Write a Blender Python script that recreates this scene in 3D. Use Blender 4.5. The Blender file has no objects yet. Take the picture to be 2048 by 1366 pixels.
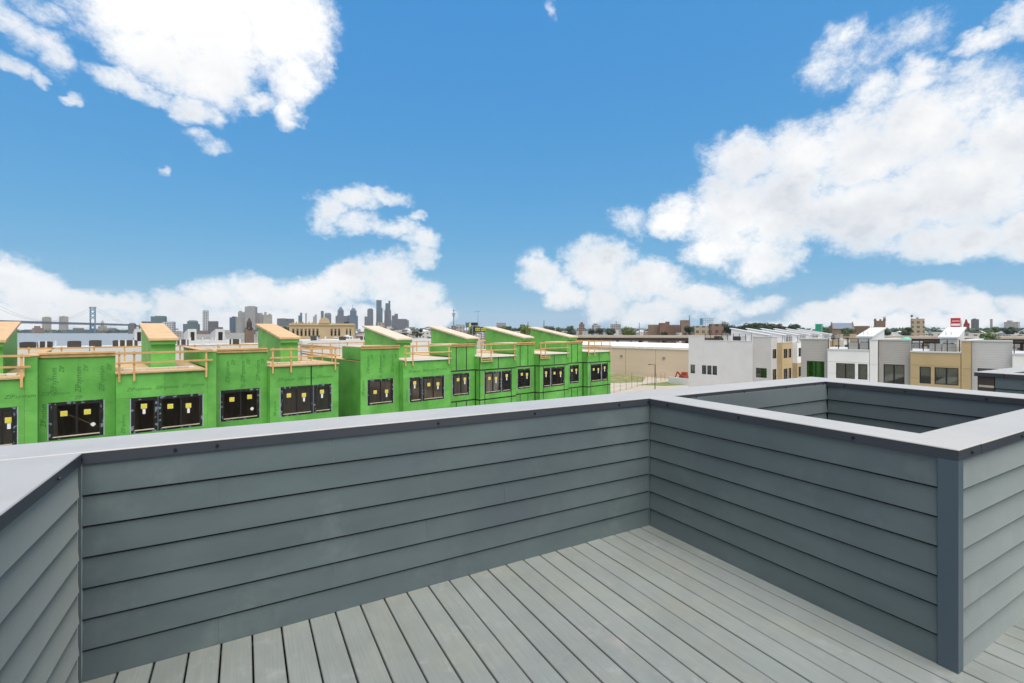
import bpy, math, random
from mathutils import Vector
R = random.Random(7)
rad = math.radians

# ------------------------------------------------------------------ camera
F_PX, U0, HOR, EYE = 948.0, 1024.0, 661.0, 12.4      # focal length, principal column and horizon of the 2048 px frame; eye height
TH = rad(48.65)                                       # street grid direction against the view
SN, CS = math.sin(TH), math.cos(TH)
scn = bpy.context.scene
col = scn.collection
cd = bpy.data.cameras.new('camera')
cam = bpy.data.objects.new('camera', cd)
col.objects.link(cam)
cam.location = (0, 0, EYE)
cam.rotation_euler = (rad(90), 0, -(math.pi / 2 - TH))
cd.lens = 36 * F_PX / 2048
cd.shift_y = -(683 - HOR) / 2048
cd.clip_end = 40000
cd.clip_start = 0.05
scn.camera = cam

# ------------------------------------------------------------------ light
SUN_AZ, SUN_EL = rad(198), rad(64)
sun_v = Vector((math.sin(SUN_AZ) * math.cos(SUN_EL), math.cos(SUN_AZ) * math.cos(SUN_EL), math.sin(SUN_EL)))
sd = bpy.data.lights.new('sun', 'SUN')
sd.energy = 2.4
sd.angle = rad(50)
sd.color = (1, 0.94, 0.85)
sun = bpy.data.objects.new('sun', sd)
col.objects.link(sun)
sun.location = (0, 0, 60)
sun.rotation_euler = (-sun_v).to_track_quat('-Z', 'Y').to_euler()
vs = scn.view_settings
vs.view_transform = 'Standard'
vs.look = 'None'
vs.gamma = 1
vs.use_curve_mapping = False
vs.exposure = 0.85

# ------------------------------------------------------------------ world: sky with clouds given by direction (azimuth, elevation)
w = bpy.data.worlds.new('World')
scn.world = w
w.use_nodes = True
w.cycles.sampling_method = 'MANUAL'
w.cycles.sample_map_resolution = 512
scn.cycles.max_bounces = 6
scn.cycles.diffuse_bounces = 3
scn.cycles.glossy_bounces = 3
scn.cycles.transparent_max_bounces = 8
nt = w.node_tree
nt.nodes.clear()
NN, LK = nt.nodes.new, nt.links.new


def mth(op, a, b=None, c=None, clamp=False):
    n = NN('ShaderNodeMath')
    n.operation = op
    n.use_clamp = clamp
    for i, x in enumerate((a, b, c)):
        if x is None:
            continue
        if isinstance(x, (int, float)):
            n.inputs[i].default_value = x
        else:
            LK(x, n.inputs[i])
    return n.outputs[0]


def vmth(op, a, b=None):
    n = NN('ShaderNodeVectorMath')
    n.operation = op
    for i, x in enumerate((a, b)):
        if x is None:
            continue
        if isinstance(x, (tuple, list)):
            n.inputs[i].default_value = x
        else:
            LK(x, n.inputs[i])
    return n.outputs['Value'] if op in ('DOT_PRODUCT', 'LENGTH') else n.outputs[0]


def sstep(x, lo, hi):
    n = NN('ShaderNodeMapRange')
    n.interpolation_type = 'SMOOTHSTEP'
    LK(x, n.inputs[0])
    n.inputs[1].default_value, n.inputs[2].default_value = lo, hi
    return n.outputs[0]


def wnoise(vec, scale, detail, rough, dist=0.0):
    n = NN('ShaderNodeTexNoise')
    LK(vec, n.inputs['Vector'])
    n.inputs['Scale'].default_value = scale
    n.inputs['Detail'].default_value = detail
    n.inputs['Roughness'].default_value = rough
    n.inputs['Distortion'].default_value = dist
    return n


def cmix(f, a, b):
    n = NN('ShaderNodeMix')
    n.data_type = 'RGBA'
    LK(f, n.inputs[0])
    for i, x in ((6, a), (7, b)):
        if isinstance(x, tuple):
            n.inputs[i].default_value = (*x, 1)
        else:
            LK(x, n.inputs[i])
    return n.outputs[2]


sky = NN('ShaderNodeTexSky')
sky.sky_type = 'NISHITA'
sky.sun_disc = False
sky.sun_elevation = SUN_EL
sky.sun_rotation = SUN_AZ
sky.air_density = 1.0
sky.dust_density = 0.2
sky.ozone_density = 3.0
tc = NN('ShaderNodeTexCoord')
dirv = tc.outputs['Generated']
sx = NN('ShaderNodeSeparateXYZ')
LK(dirv, sx.inputs[0])
az = mth('ARCTAN2', sx.outputs[0], sx.outputs[1])
el = mth('ARCSINE', sx.outputs[2])
cmb = NN('ShaderNodeCombineXYZ')
LK(az, cmb.inputs[0])
LK(el, cmb.inputs[1])
cb2 = NN('ShaderNodeVectorMath')
cb2.operation = 'MULTIPLY'
LK(dirv, cb2.inputs[0])
cb2.inputs[1].default_value = (1, 1, 1.35)
ncoord = cb2.outputs[0]
warp1 = wnoise(ncoord, 5.0, 5, 0.66)
warp2 = wnoise(ncoord, 24.0, 3, 0.6)
wv = vmth('SUBTRACT', warp1.outputs['Color'], (.5, .5, .5))
wv = vmth('MULTIPLY', wv, (.13, .095, 0))
wv2 = vmth('SUBTRACT', warp2.outputs['Color'], (.5, .5, .5))
wv2 = vmth('MULTIPLY', wv2, (.035, .028, 0))
pos = vmth('ADD', vmth('ADD', cmb.outputs[0], wv), wv2)


def azel(u, v):
    k = (u - U0) / F_PX
    a = math.atan(k) + (math.pi / 2 - TH)
    e = math.atan(-(v - HOR) / math.hypot(F_PX, u - U0))
    return a, e


# cumulus masses: direction of the centre and half-axes written as in the 2048 px frame, strength
CL = [  # high bright cloud
    (290, 0, 150, 110, 1.5), (430, 40, 170, 120, 1.6), (560, 30, 130, 130, 1.4), (330, 110, 130, 70, 1.2), (430, 150, 100, 80, 1.2),
    (400, 215, 55, 40, .9), (600, 140, 60, 80, .8), (598, 215, 32, 42, .7), (520, 195, 60, 28, .75), (655, 130, 24, 50, .5),
    (620, 60, 60, 70, .9), (240, 175, 60, 24, .55), (300, 185, 60, 24, .55),
    (45, 70, 60, 55, .55), (115, 115, 60, 55, .55), (15, 140, 50, 22, .6), (60, 165, 22, 18, .5), (120, 30, 60, 30, .4), (20, 20, 50, 30, .4),
    (333, 342, 15, 14, .38), (150, 213, 22, 8, .3), (430, 290, 30, 16, .25),
    # curl
    (655, 425, 46, 40, .8), (705, 398, 60, 26, .75), (770, 395, 45, 18, .55), (715, 448, 60, 26, .65), (790, 462, 50, 24, .6),
    (835, 490, 40, 26, .7), (838, 518, 32, 22, .65), (830, 435, 22, 12, .5), (1105, 22, 10, 16, .25),
    # low bank over the river
    (10, 560, 120, 48, 1.3), (100, 590, 110, 50, 1.3), (200, 608, 90, 40, 1.2), (265, 608, 40, 34, 1.0), (90, 640, 230, 30, 1.5),
    (355, 612, 60, 40, 1.0), (440, 590, 70, 45, 1.1), (520, 588, 90, 48, 1.2), (620, 588, 100, 48, 1.3), (700, 570, 70, 50, 1.2),
    (775, 558, 62, 52, 1.2), (820, 600, 60, 45, 1.1), (862, 628, 46, 26, .9), (600, 640, 300, 30, 1.5),
    # cloud over the highway
    (1085, 556, 52, 46, 1.0), (1130, 590, 46, 40, .9), (1200, 530, 75, 58, 1.1), (1195, 605, 44, 46, .9), (1290, 565, 95, 50, 1.1),
    (1280, 625, 80, 30, .9), (1390, 600, 110, 34, 1.0), (1480, 600, 70, 20, .6),
    # great bank
    (1350, 430, 60, 48, 1.1), (1440, 430, 90, 80, 1.2), (1470, 330, 80, 60, .9), (1440, 500, 80, 46, .9), (1520, 520, 80, 40, .9),
    (1560, 420, 120, 90, 1.4), (1600, 320, 120, 70, 1.2), (1720, 430, 170, 90, 1.5), (1720, 300, 150, 90, 1.3), (1850, 260, 150, 110, 1.3),
    (1930, 380, 170, 110, 1.6), (2040, 280, 130, 120, 1.4), (1850, 150, 70, 50, .8), (1760, 190, 70, 50, .6), (1900, 480, 140, 46, 1.1),
    (2060, 470, 110, 60, 1.3), (1690, 75, 50, 40, .42), (1660, 130, 70, 50, .3), (1990, 75, 55, 30, .55), (2045, 40, 40, 40, .5), (1960, 180, 110, 60, .6),
    (1800, 90, 90, 50, .28), (1270, 440, 40, 30, .35),
    # low bank right
    (1640, 628, 80, 30, 1.0), (1740, 608, 80, 38, 1.0), (1840, 602, 90, 42, 1.1), (1935, 615, 60, 34, .9), (2040, 622, 70, 36, .9),
    (1830, 645, 260, 18, 1.1), (1500, 645, 150, 12, .5)]
dens = None
for (u, v, ru, rv, amp) in CL:
    amp = amp if amp < .8 else .8 + (amp - .8) * .55
    a0, e0 = azel(u, v)
    a1, _ = azel(u + ru, v)
    a2, _ = azel(u - ru, v)
    _, e1 = azel(u, v + rv)
    _, e2 = azel(u, v - rv)
    ra, re = (a1 - a2) / 2, (e2 - e1) / 2
    n = NN('ShaderNodeVectorMath')
    n.operation = 'MULTIPLY_ADD'
    LK(pos, n.inputs[0])
    n.inputs[1].default_value = (1 / ra, 1 / re, 0)
    n.inputs[2].default_value = (-a0 / ra, -e0 / re, 0)
    d = n.outputs[0]
    d2 = vmth('DOT_PRODUCT', d, d)
    val = mth('MULTIPLY_ADD', d2, -amp, amp)
    dens = val if dens is None else mth('MAXIMUM', dens, val)
# unseen cumulus where the listed masses end, cover raised to add white fill light
gen = wnoise(ncoord, 2.2, 3, 0.58)
away = vmth('DOT_PRODUCT', dirv, (CS, SN, 0.25))
am = sstep(away, 0.78, 0.45)
gd = mth('MULTIPLY_ADD', gen.outputs[0], 7.0, -2.95)
gd = mth('MULTIPLY_ADD', am, 4.0, mth('SUBTRACT', gd, 4.0))
dens = mth('MAXIMUM', dens, gd)
det = wnoise(ncoord, 15.0, 8, 0.76)
dens = mth('MULTIPLY_ADD', mth('SUBTRACT', det.outputs[0], .5), 2.3, dens)
mask = sstep(dens, -0.3, 0.95)
thick = sstep(dens, 0.15, 1.2)
shn = wnoise(ncoord, 3.0, 6, 0.58)
lit_off = (0.012, -0.03, 0.075)
pf1 = wnoise(ncoord, 5.0, 6, 0.58)
pf2 = wnoise(vmth('ADD', ncoord, lit_off), 5.0, 6, 0.58)
puff = mth('MULTIPLY_ADD', mth('SUBTRACT', pf2.outputs[0], pf1.outputs[0]), 2.2, 0.3, clamp=True)
hi = sstep(el, 0.34, 0.5)
body = mth('MULTIPLY', thick, mth('MULTIPLY_ADD', shn.outputs[0], 2.4, -0.85, clamp=True))
shade = mth('ADD', mth('MULTIPLY', body, 0.95), mth('MULTIPLY', puff, mth('MULTIPLY_ADD', thick, 0.6, 0.1)), clamp=True)
shade = mth('MULTIPLY', shade, mth('MULTIPLY_ADD', hi, -0.75, 1.0))
low = sstep(el, 0.14, 0.03)
shade = mth('MULTIPLY', shade, mth('MULTIPLY_ADD', low, -0.35, 1.0))
ccol = cmix(shade, (1.03, 1.02, 1.0), (0.52, 0.575, 0.66))
hsv = NN('ShaderNodeHueSaturation')
LK(sky.outputs[0], hsv.inputs['Color'])
hsv.inputs['Saturation'].default_value = 1.12
hsv.inputs['Value'].default_value = 1.0
CLOUD = 6.0
ccol = vmth('MULTIPLY', ccol, (CLOUD, CLOUD, CLOUD * 1.0))
sp = NN('ShaderNodeSeparateXYZ')
LK(vmth('MULTIPLY', hsv.outputs[0], (.80, 1.08, 1.12)), sp.inputs[0])
cp = NN('ShaderNodeCombineXYZ')
for ch_, (g_, p_) in enumerate(((.56, .66), (1.42, .35), (3.3, .10))):
    LK(mth('MULTIPLY', mth('POWER', sp.outputs[ch_], p_), g_), cp.inputs[ch_])
skyb = cp.outputs[0]
skyc = cmix(mask, skyb, ccol)
bg = NN('ShaderNodeBackground')
LK(skyc, bg.inputs[0])
bg.inputs[1].default_value = 0.1
wo = NN('ShaderNodeOutputWorld')
LK(bg.outputs[0], wo.inputs[0])


# ------------------------------------------------------------------ materials
def lin(c):
    return tuple((x / 255 / 12.92) if x / 255 <= .04045 else ((x / 255 + .055) / 1.055) ** 2.4 for x in c)


MATS = {}


def mat(name, c, rough=.7, var=.18, scale=2.0, stretch=(1, 1, 1), c2=None, bump=0.0, bscale=60, metal=0.0, ior=1.45, spec=.5, coat=0.0):
    """procedural surface: base colour broken up by two noises, fine relief"""
    m = bpy.data.materials.new(name)
    m.use_nodes = True
    t = m.node_tree
    b = t.nodes['Principled BSDF']
    g = t.nodes.new('ShaderNodeNewGeometry')
    mp = t.nodes.new('ShaderNodeMapping')
    mp.inputs['Scale'].default_value = stretch
    t.links.new(g.outputs['Position'], mp.inputs[0])
    n1 = t.nodes.new('ShaderNodeTexNoise')
    n1.inputs['Scale'].default_value = scale
    n1.inputs['Detail'].default_value = 6
    n1.inputs['Roughness'].default_value = .62
    t.links.new(mp.outputs[0], n1.inputs['Vector'])
    r = t.nodes.new('ShaderNodeMapRange')
    r.inputs[1].default_value, r.inputs[2].default_value = .3, .7
    t.links.new(n1.outputs[0], r.inputs[0])
    mx = t.nodes.new('ShaderNodeMix')
    mx.data_type = 'RGBA'
    t.links.new(r.outputs[0], mx.inputs[0])
    lo = tuple(x * (1 - var) for x in c)
    hi_ = c2 if c2 else tuple(min(1, x * (1 + var)) for x in c)
    mx.inputs[6].default_value = (*lo, 1)
    mx.inputs[7].default_value = (*hi_, 1)
    oi = t.nodes.new('ShaderNodeObjectInfo')
    hv = t.nodes.new('ShaderNodeHueSaturation')
    mr = t.nodes.new('ShaderNodeMapRange')
    mr.inputs[3].default_value, mr.inputs[4].default_value = 1 - var * .5, 1 + var * .5
    t.links.new(oi.outputs['Random'], mr.inputs[0])
    t.links.new(mr.outputs[0], hv.inputs['Value'])
    t.links.new(mx.outputs[2], hv.inputs['Color'])
    t.links.new(hv.outputs[0], b.inputs['Base Color'])
    b.inputs['Roughness'].default_value = rough
    b.inputs['Metallic'].default_value = metal
    b.inputs['IOR'].default_value = ior
    b.inputs['Specular IOR Level'].default_value = spec
    b.inputs['Coat Weight'].default_value = coat
    if bump:
        n2 = t.nodes.new('ShaderNodeTexNoise')
        n2.inputs['Scale'].default_value = bscale
        n2.inputs['Detail'].default_value = 4
        t.links.new(mp.outputs[0], n2.inputs['Vector'])
        bp = t.nodes.new('ShaderNodeBump')
        bp.inputs['Strength'].default_value = bump
        bp.inputs['Distance'].default_value = .01
        t.links.new(n2.outputs[0], bp.inputs['Height'])
        t.links.new(bp.outputs[0], b.inputs['Normal'])
    MATS[name] = m
    return m


def stripes(m, pitch, depth=.25, width=.12, axis=2):
    """thin lap lines too fine to build (far siding): darkens and dents the base colour along one axis"""
    t = m.node_tree
    b = t.nodes['Principled BSDF']
    src = b.inputs['Base Color'].links[0].from_socket
    g = t.nodes.new('ShaderNodeNewGeometry')
    s = t.nodes.new('ShaderNodeSeparateXYZ')
    t.links.new(g.outputs['Position'], s.inputs[0])

    def mm(op, a, bb):
        n = t.nodes.new('ShaderNodeMath')
        n.operation = op
        for i, x in enumerate((a, bb)):
            if isinstance(x, (int, float)):
                n.inputs[i].default_value = x
            else:
                t.links.new(x, n.inputs[i])
        return n.outputs[0]
    fr = mm('FRACT', mm('DIVIDE', s.outputs[axis], pitch), 0)
    ln = mm('LESS_THAN', fr, width)
    mx = t.nodes.new('ShaderNodeMix')
    mx.data_type = 'RGBA'
    mx.blend_type = 'MULTIPLY'
    t.links.new(ln, mx.inputs[0])
    t.links.new(src, mx.inputs[6])
    k = 1 - depth
    mx.inputs[7].default_value = (k, k, k, 1)
    t.links.new(mx.outputs[2], b.inputs['Base Color'])
    return m


def windows_mat(name, c, dark, pz=3.6, ph=3.2, rough=.5, fz=.5, fh=.55, spec=.5):
    """far facade whose windows are too small to tell apart"""
    m = mat(name, c, rough=rough, var=.12, scale=.03, spec=spec)
    t = m.node_tree
    b = t.nodes['Principled BSDF']
    src = b.inputs['Base Color'].links[0].from_socket
    g = t.nodes.new('ShaderNodeTexCoord')
    s = t.nodes.new('ShaderNodeSeparateXYZ')
    t.links.new(g.outputs['Object'], s.inputs[0])

    def mm(op, a, bb):
        n = t.nodes.new('ShaderNodeMath')
        n.operation = op
        for i, x in enumerate((a, bb)):
            if isinstance(x, (int, float)):
                n.inputs[i].default_value = x
            else:
                t.links.new(x, n.inputs[i])
        return n.outputs[0]
    a = mm('LESS_THAN', mm('FRACT', mm('DIVIDE', s.outputs[2], pz), 0), fz)
    hh = mm('ADD', s.outputs[0], s.outputs[1])
    b2 = mm('LESS_THAN', mm('FRACT', mm('DIVIDE', hh, ph), 0), fh)
    f = mm('MULTIPLY', a, b2)
    mx = t.nodes.new('ShaderNodeMix')
    mx.data_type = 'RGBA'
    t.links.new(f, mx.inputs[0])
    t.links.new(src, mx.inputs[6])
    mx.inputs[7].default_value = (*dark, 1)
    t.links.new(mx.outputs[2], b.inputs['Base Color'])
    return m


def glass_mat(name, tint=(.5, .45, .38), refl=1.0, ior=1.55):
    m = bpy.data.materials.new(name)
    m.use_nodes = True
    t = m.node_tree
    t.nodes.clear()
    o = t.nodes.new('ShaderNodeOutputMaterial')
    tr = t.nodes.new('ShaderNodeBsdfTransparent')
    tr.inputs[0].default_value = (*tint, 1)
    gl = t.nodes.new('ShaderNodeBsdfGlossy')
    gl.inputs['Roughness'].default_value = .02
    gl.inputs[0].default_value = (refl, refl, refl, 1)
    fr = t.nodes.new('ShaderNodeFresnel')
    fr.inputs[0].default_value = ior
    nz = t.nodes.new('ShaderNodeTexNoise')
    nz.inputs['Scale'].default_value = 1.3
    ge = t.nodes.new('ShaderNodeNewGeometry')
    t.links.new(ge.outputs['Position'], nz.inputs['Vector'])
    bp = t.nodes.new('ShaderNodeBump')
    bp.inputs['Strength'].default_value = .05
    t.links.new(nz.outputs[0], bp.inputs['Height'])
    t.links.new(bp.outputs[0], gl.inputs['Normal'])
    mx = t.nodes.new('ShaderNodeMixShader')
    t.links.new(fr.outputs[0], mx.inputs[0])
    t.links.new(tr.outputs[0], mx.inputs[1])
    t.links.new(gl.outputs[0], mx.inputs[2])
    t.links.new(mx.outputs[0], o.inputs[0])
    MATS[name] = m
    return m


def leaf_mat(name, c):
    m = mat(name, c, rough=.6, var=.45, scale=.35)
    return m


def tape_mat():
    m = mat('flashing_tape', (.012, .013, .015), rough=.45, var=.3, scale=8)
    t = m.node_tree
    b = t.nodes['Principled BSDF']
    src = b.inputs['Base Color'].links[0].from_socket
    n = t.nodes.new('ShaderNodeTexNoise')
    n.inputs['Scale'].default_value = 5.5
    n.inputs['Detail'].default_value = 1
    g = t.nodes.new('ShaderNodeNewGeometry')
    t.links.new(g.outputs['Position'], n.inputs['Vector'])
    r = t.nodes.new('ShaderNodeMapRange')
    r.inputs[1].default_value, r.inputs[2].default_value = .6, .64
    t.links.new(n.outputs[0], r.inputs[0])
    mx = t.nodes.new('ShaderNodeMix')
    mx.data_type = 'RGBA'
    t.links.new(r.outputs[0], mx.inputs[0])
    t.links.new(src, mx.inputs[6])
    mx.inputs[7].default_value = (.15, .2, .24, 1)
    t.links.new(mx.outputs[2], b.inputs['Base Color'])
    return m


mat('siding', (.085, .114, .122), rough=.42, var=.08, scale=.9, stretch=(1, 1, 3), bump=.10, bscale=140, c2=(.112, .144, .150))
MATS['siding'].node_tree.nodes['Principled BSDF'].inputs['Sheen Weight'].default_value = .75
MATS['siding'].node_tree.nodes['Principled BSDF'].inputs['Sheen Roughness'].default_value = .35
MATS['siding'].node_tree.nodes['Principled BSDF'].inputs['Sheen Tint'].default_value = (.85, .9, .86, 1)
mat('siding_back', (.02, .024, .026), rough=.8)
mat('trim', (.07, .098, .122), rough=.42, var=.06, scale=2)
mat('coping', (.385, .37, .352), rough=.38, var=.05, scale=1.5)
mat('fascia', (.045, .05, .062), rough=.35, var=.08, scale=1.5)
mat('screw', (.01, .01, .012), rough=.4)
mat('deck_board', (.2, .22, .212), rough=.6, var=.13, scale=1.3, bump=.12, bscale=180, stretch=(1, 1, 1))
mat('joist', (.02, .018, .015), rough=.9)
mat('green_sheathing', (.10, .365, .055), rough=.55, var=.18, scale=.9, c2=(.15, .45, .085))
mat('green_edge', (.24, .21, .06), rough=.8)
mat('print_green', (.03, .15, .03), rough=.6)
mat('plywood', (.55, .36, .2), rough=.75, var=.16, scale=1.2, stretch=(1, 3, 1))
mat('plywood_pale', (.6, .49, .38), rough=.75, var=.1, scale=1.2, stretch=(1, 3, 1))
mat('lumber', (.56, .34, .14), rough=.7, var=.2, scale=2.5, stretch=(1, 1, 1))
mat('membrane', (.6, .6, .6), rough=.5, var=.06)
mat('interior_wood', (.5, .36, .24), rough=.85, var=.35, scale=3, stretch=(1, 1, .15))
mat('frame_dark', (.018, .015, .013), rough=.4)
mat('flange', (.38, .42, .44), rough=.5)
mat('seam_tape', (.012, .016, .018), rough=.5, var=.3, scale=5)
mat('sill_bare', (.52, .44, .33), rough=.7)
mat('sticker_yellow', (.75, .57, .02), rough=.5, var=.05)
mat('sticker_edge', (.62, .62, .25), rough=.5, var=.05)
mat('paper', (.75, .75, .75), rough=.6, var=.05)
tape_mat()
glass_mat('glass_shell', (.9, .87, .82))
glass_mat('glass_house', (.7, .74, .62), ior=2.1)
stripes(mat('siding_white', (.62, .62, .62), rough=.6, var=.05, scale=.6), .2, .07, .12)
mat('panel_white', (.8, .79, .77), rough=.6, var=.04, scale=.6)
stripes(mat('siding_grey', (.43, .405, .375), rough=.6, var=.06, scale=.6), .16, .28, .2)
stripes(mat('siding_lightgrey', (.52, .51, .5), rough=.6, var=.06, scale=.6), .2, .15, .15)
mat('panel_beige', (.47, .35, .19), rough=.65, var=.07, scale=.6)
mat('panel_joint', (.12, .09, .05), rough=.8)
mat('cap_white', (.62, .62, .61), rough=.45, var=.04)
mat('room_dark', (.3, .29, .2), rough=.9)
mat('green_reflection', (.02, .16, .05), rough=.7)  # reflection of the green shells, painted on a sheet behind the glass
mat('curtain_or_reflection', (.4, .42, .36), rough=.9)
mat('black_metal', (.012, .012, .013), rough=.4)
mat('ac_case', (.34, .33, .31), rough=.5, var=.1)
mat('ac_dark', (.05, .04, .033), rough=.6)
mat('ac_fan', (.02, .02, .02), rough=.5)
mat('asphalt', (.075, .075, .076), rough=.9, var=.25, scale=.4, bump=.3, bscale=30)
mat('concrete_road', (.42, .36, .29), rough=.9, var=.12, scale=.3)
mat('pavement', (.36, .35, .33), rough=.85, var=.12, scale=.6)
mat('ground', (.19, .185, .16), rough=.95, var=.35, scale=.02)
mat('grass', (.22, .22, .09), rough=.95, var=.4, scale=.6)
mat('grass_green', (.15, .19, .06), rough=.95, var=.35, scale=.6)
mat('water', (.27, .27, .265), rough=.35, var=.06, scale=.01, bump=.5, bscale=.12)
mat('warehouse', (.60, .49, .36), rough=.8, var=.06, scale=.12, stretch=(.3, .3, 4))
mat('warehouse_roof', (.8, .78, .75), rough=.6)
mat('red_paint', (.3, .06, .04), rough=.5)
mat('sign_red', (.55, .02, .03), rough=.4)
mat('sign_white', (.8, .8, .8), rough=.4)
mat('sign_yellow', (.6, .58, .04), rough=.4)
mat('sign_black', (.015, .015, .015), rough=.4)
mat('steel_grey', (.2, .21, .22), rough=.5)
mat('bridge_blue', (.09, .20, .27), rough=.6)
mat('bridge_deck', (.10, .13, .17), rough=.7)
mat('stone_pink', (.28, .2, .19), rough=.9)
mat('brick_red', (.17, .09, .07), rough=.9, var=.25, scale=.1)
mat('brick_brown', (.20, .14, .105), rough=.9, var=.2, scale=.1)
mat('stone_brown', (.18, .125, .09), rough=.9, var=.2, scale=.1)
mat('tan_stone', (.45, .34, .2), rough=.8, var=.1, scale=.1)
mat('window_dark', (.02, .02, .022), rough=.2)
mat('roof_blue', (.12, .16, .22), rough=.6)
mat('highway_concrete', (.45, .39, .32), rough=.85, var=.12, scale=.1)
mat('girder_brown', (.07, .05, .045), rough=.8)
mat('teal_canvas', (.10, .50, .40), rough=.7)
mat('scaffold_net', (.03, .32, .2), rough=.7)
mat('bark', (.06, .045, .03), rough=.95)
leaf_mat('leaf_mid', (.06, .10, .022))
leaf_mat('leaf_dark', (.022, .045, .02))
leaf_mat('leaf_light', (.10, .14, .025))
leaf_mat('leaf_blue', (.03, .055, .035))
windows_mat('glass_tower', (.05, .09, .115), (.025, .05, .065), 8, 6, rough=.25)
windows_mat('glass_tower_blue', (.04, .08, .12), (.02, .045, .075), 8, 6, rough=.25)
windows_mat('stone_tower', (.08, .085, .10), (.04, .045, .055), 8, 5)
windows_mat('concrete_tower', (.30, .29, .28), (.13, .13, .13), 5, 5)
windows_mat('concrete_warm', (.34, .31, .27), (.15, .14, .13), 5, 5)
windows_mat('office_teal', (.08, .13, .14), (.04, .07, .08), 6, 7)
windows_mat('office_dark', (.10, .10, .11), (.05, .05, .06), 5, 5)
windows_mat('block_grid', (.4, .41, .42), (.08, .1, .12), 7, 7, fz=.6, fh=.6)
windows_mat('brick_grid', (.2, .12, .09), (.05, .045, .045), 5.2, 5, fz=.45, fh=.5)
windows_mat('tan_grid', (.38, .3, .2), (.1, .09, .07), 5, 5, fz=.5, fh=.5)
windows_mat('house_pale', (.5, .48, .45), (.1, .1, .1), 3, 4, fz=.4, fh=.4)
windows_mat('house_brick', (.26, .17, .13), (.06, .06, .06), 3, 4, fz=.4, fh=.4)
windows_mat('house_grey', (.3, .3, .3), (.08, .08, .08), 3, 4, fz=.4, fh=.4)
mat('roof_dark', (.10, .095, .09), rough=.8)
mat('roof_pale', (.6, .6, .6), rough=.7)


def stain(m, a, b, c3, sc, lo, hi_, amt, st=(1, 1, 1)):
    """stains with a shape of their own over an existing base colour"""
    t = m.node_tree
    p = t.nodes['Principled BSDF']
    src = p.inputs['Base Color'].links[0].from_socket
    g = t.nodes.new('ShaderNodeNewGeometry')
    mp = t.nodes.new('ShaderNodeMapping')
    mp.inputs['Scale'].default_value = st
    mp.inputs['Location'].default_value = (a, b, 0)
    t.links.new(g.outputs['Position'], mp.inputs[0])
    n = t.nodes.new('ShaderNodeTexNoise')
    n.inputs['Scale'].default_value = sc
    n.inputs['Detail'].default_value = 7
    n.inputs['Roughness'].default_value = .7
    t.links.new(mp.outputs[0], n.inputs['Vector'])
    r = t.nodes.new('ShaderNodeMapRange')
    r.inputs[1].default_value, r.inputs[2].default_value = lo, hi_
    r.inputs[4].default_value = amt
    t.links.new(n.outputs[0], r.inputs[0])
    mx = t.nodes.new('ShaderNodeMix')
    mx.data_type = 'RGBA'
    t.links.new(r.outputs[0], mx.inputs[0])
    t.links.new(src, mx.inputs[6])
    mx.inputs[7].default_value = (*c3, 1)
    t.links.new(mx.outputs[2], p.inputs['Base Color'])


stain(MATS['deck_board'], 3, 1, (.29, .275, .2), 1.7, .5, .75, .4)
stain(MATS['deck_board'], 9, 4, (.40, .31, .325), .9, .60, .72, .6)
stain(MATS['deck_board'], 1, 8, (.36, .37, .36), 5, .58, .8, .5)
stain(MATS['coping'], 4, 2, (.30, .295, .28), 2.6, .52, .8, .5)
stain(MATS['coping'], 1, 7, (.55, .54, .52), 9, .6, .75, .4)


def grain(m, st, strength, dist, tint):
    t = m.node_tree
    p = t.nodes['Principled BSDF']
    tcn = t.nodes.new('ShaderNodeTexCoord')
    mp = t.nodes.new('ShaderNodeMapping')
    mp.inputs['Scale'].default_value = st
    t.links.new(tcn.outputs['Object'], mp.inputs[0])
    n = t.nodes.new('ShaderNodeTexNoise')
    n.inputs['Scale'].default_value = 1
    n.inputs['Detail'].default_value = 4
    n.inputs['Roughness'].default_value = .6
    t.links.new(mp.outputs[0], n.inputs['Vector'])
    bp = t.nodes.new('ShaderNodeBump')
    bp.inputs['Strength'].default_value = strength
    bp.inputs['Distance'].default_value = dist
    t.links.new(n.outputs[0], bp.inputs['Height'])
    if p.inputs['Normal'].links:
        t.links.new(p.inputs['Normal'].links[0].from_socket, bp.inputs['Normal'])
    t.links.new(bp.outputs[0], p.inputs['Normal'])
    src = p.inputs['Base Color'].links[0].from_socket
    mx = t.nodes.new('ShaderNodeMix')
    mx.data_type = 'RGBA'
    mx.blend_type = 'MULTIPLY'
    mx.inputs[0].default_value = tint
    t.links.new(src, mx.inputs[6])
    r = t.nodes.new('ShaderNodeMapRange')
    r.inputs[1].default_value, r.inputs[2].default_value = .3, .7
    r.inputs[3].default_value, r.inputs[4].default_value = .6, 1.25
    t.links.new(n.outputs[0], r.inputs[0])
    t.links.new(r.outputs[0], mx.inputs[7])
    t.links.new(mx.outputs[2], p.inputs['Base Color'])


grain(MATS['deck_board'], (110, 3.5, 20), .4, .002, .25)
stain(MATS['siding'], 2, 5, (.23, .26, .25), 2.2, .56, .85, .45)
stain(MATS['siding'], 6, 1, (.07, .085, .105), .8, .48, .7, .6)


# ------------------------------------------------------------------ geometry helpers
def at(u, v, d):
    """world point at depth d along the view for a place in the 2048 px frame"""
    k = (u - U0) / F_PX * d
    return Vector((k * SN + d * CS, -k * CS + d * SN, EYE - (v - HOR) / F_PX * d))


def onY(u, Y):
    k = (u - U0) / F_PX
    return Y / (-k * CS + SN) * (k * SN + CS)


def onX(u, X):
    k = (u - U0) / F_PX
    return X / (k * SN + CS) * (-k * CS + SN)


def zat(v, x, y):
    return EYE - (v - HOR) / F_PX * (x * CS + y * SN)


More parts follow.
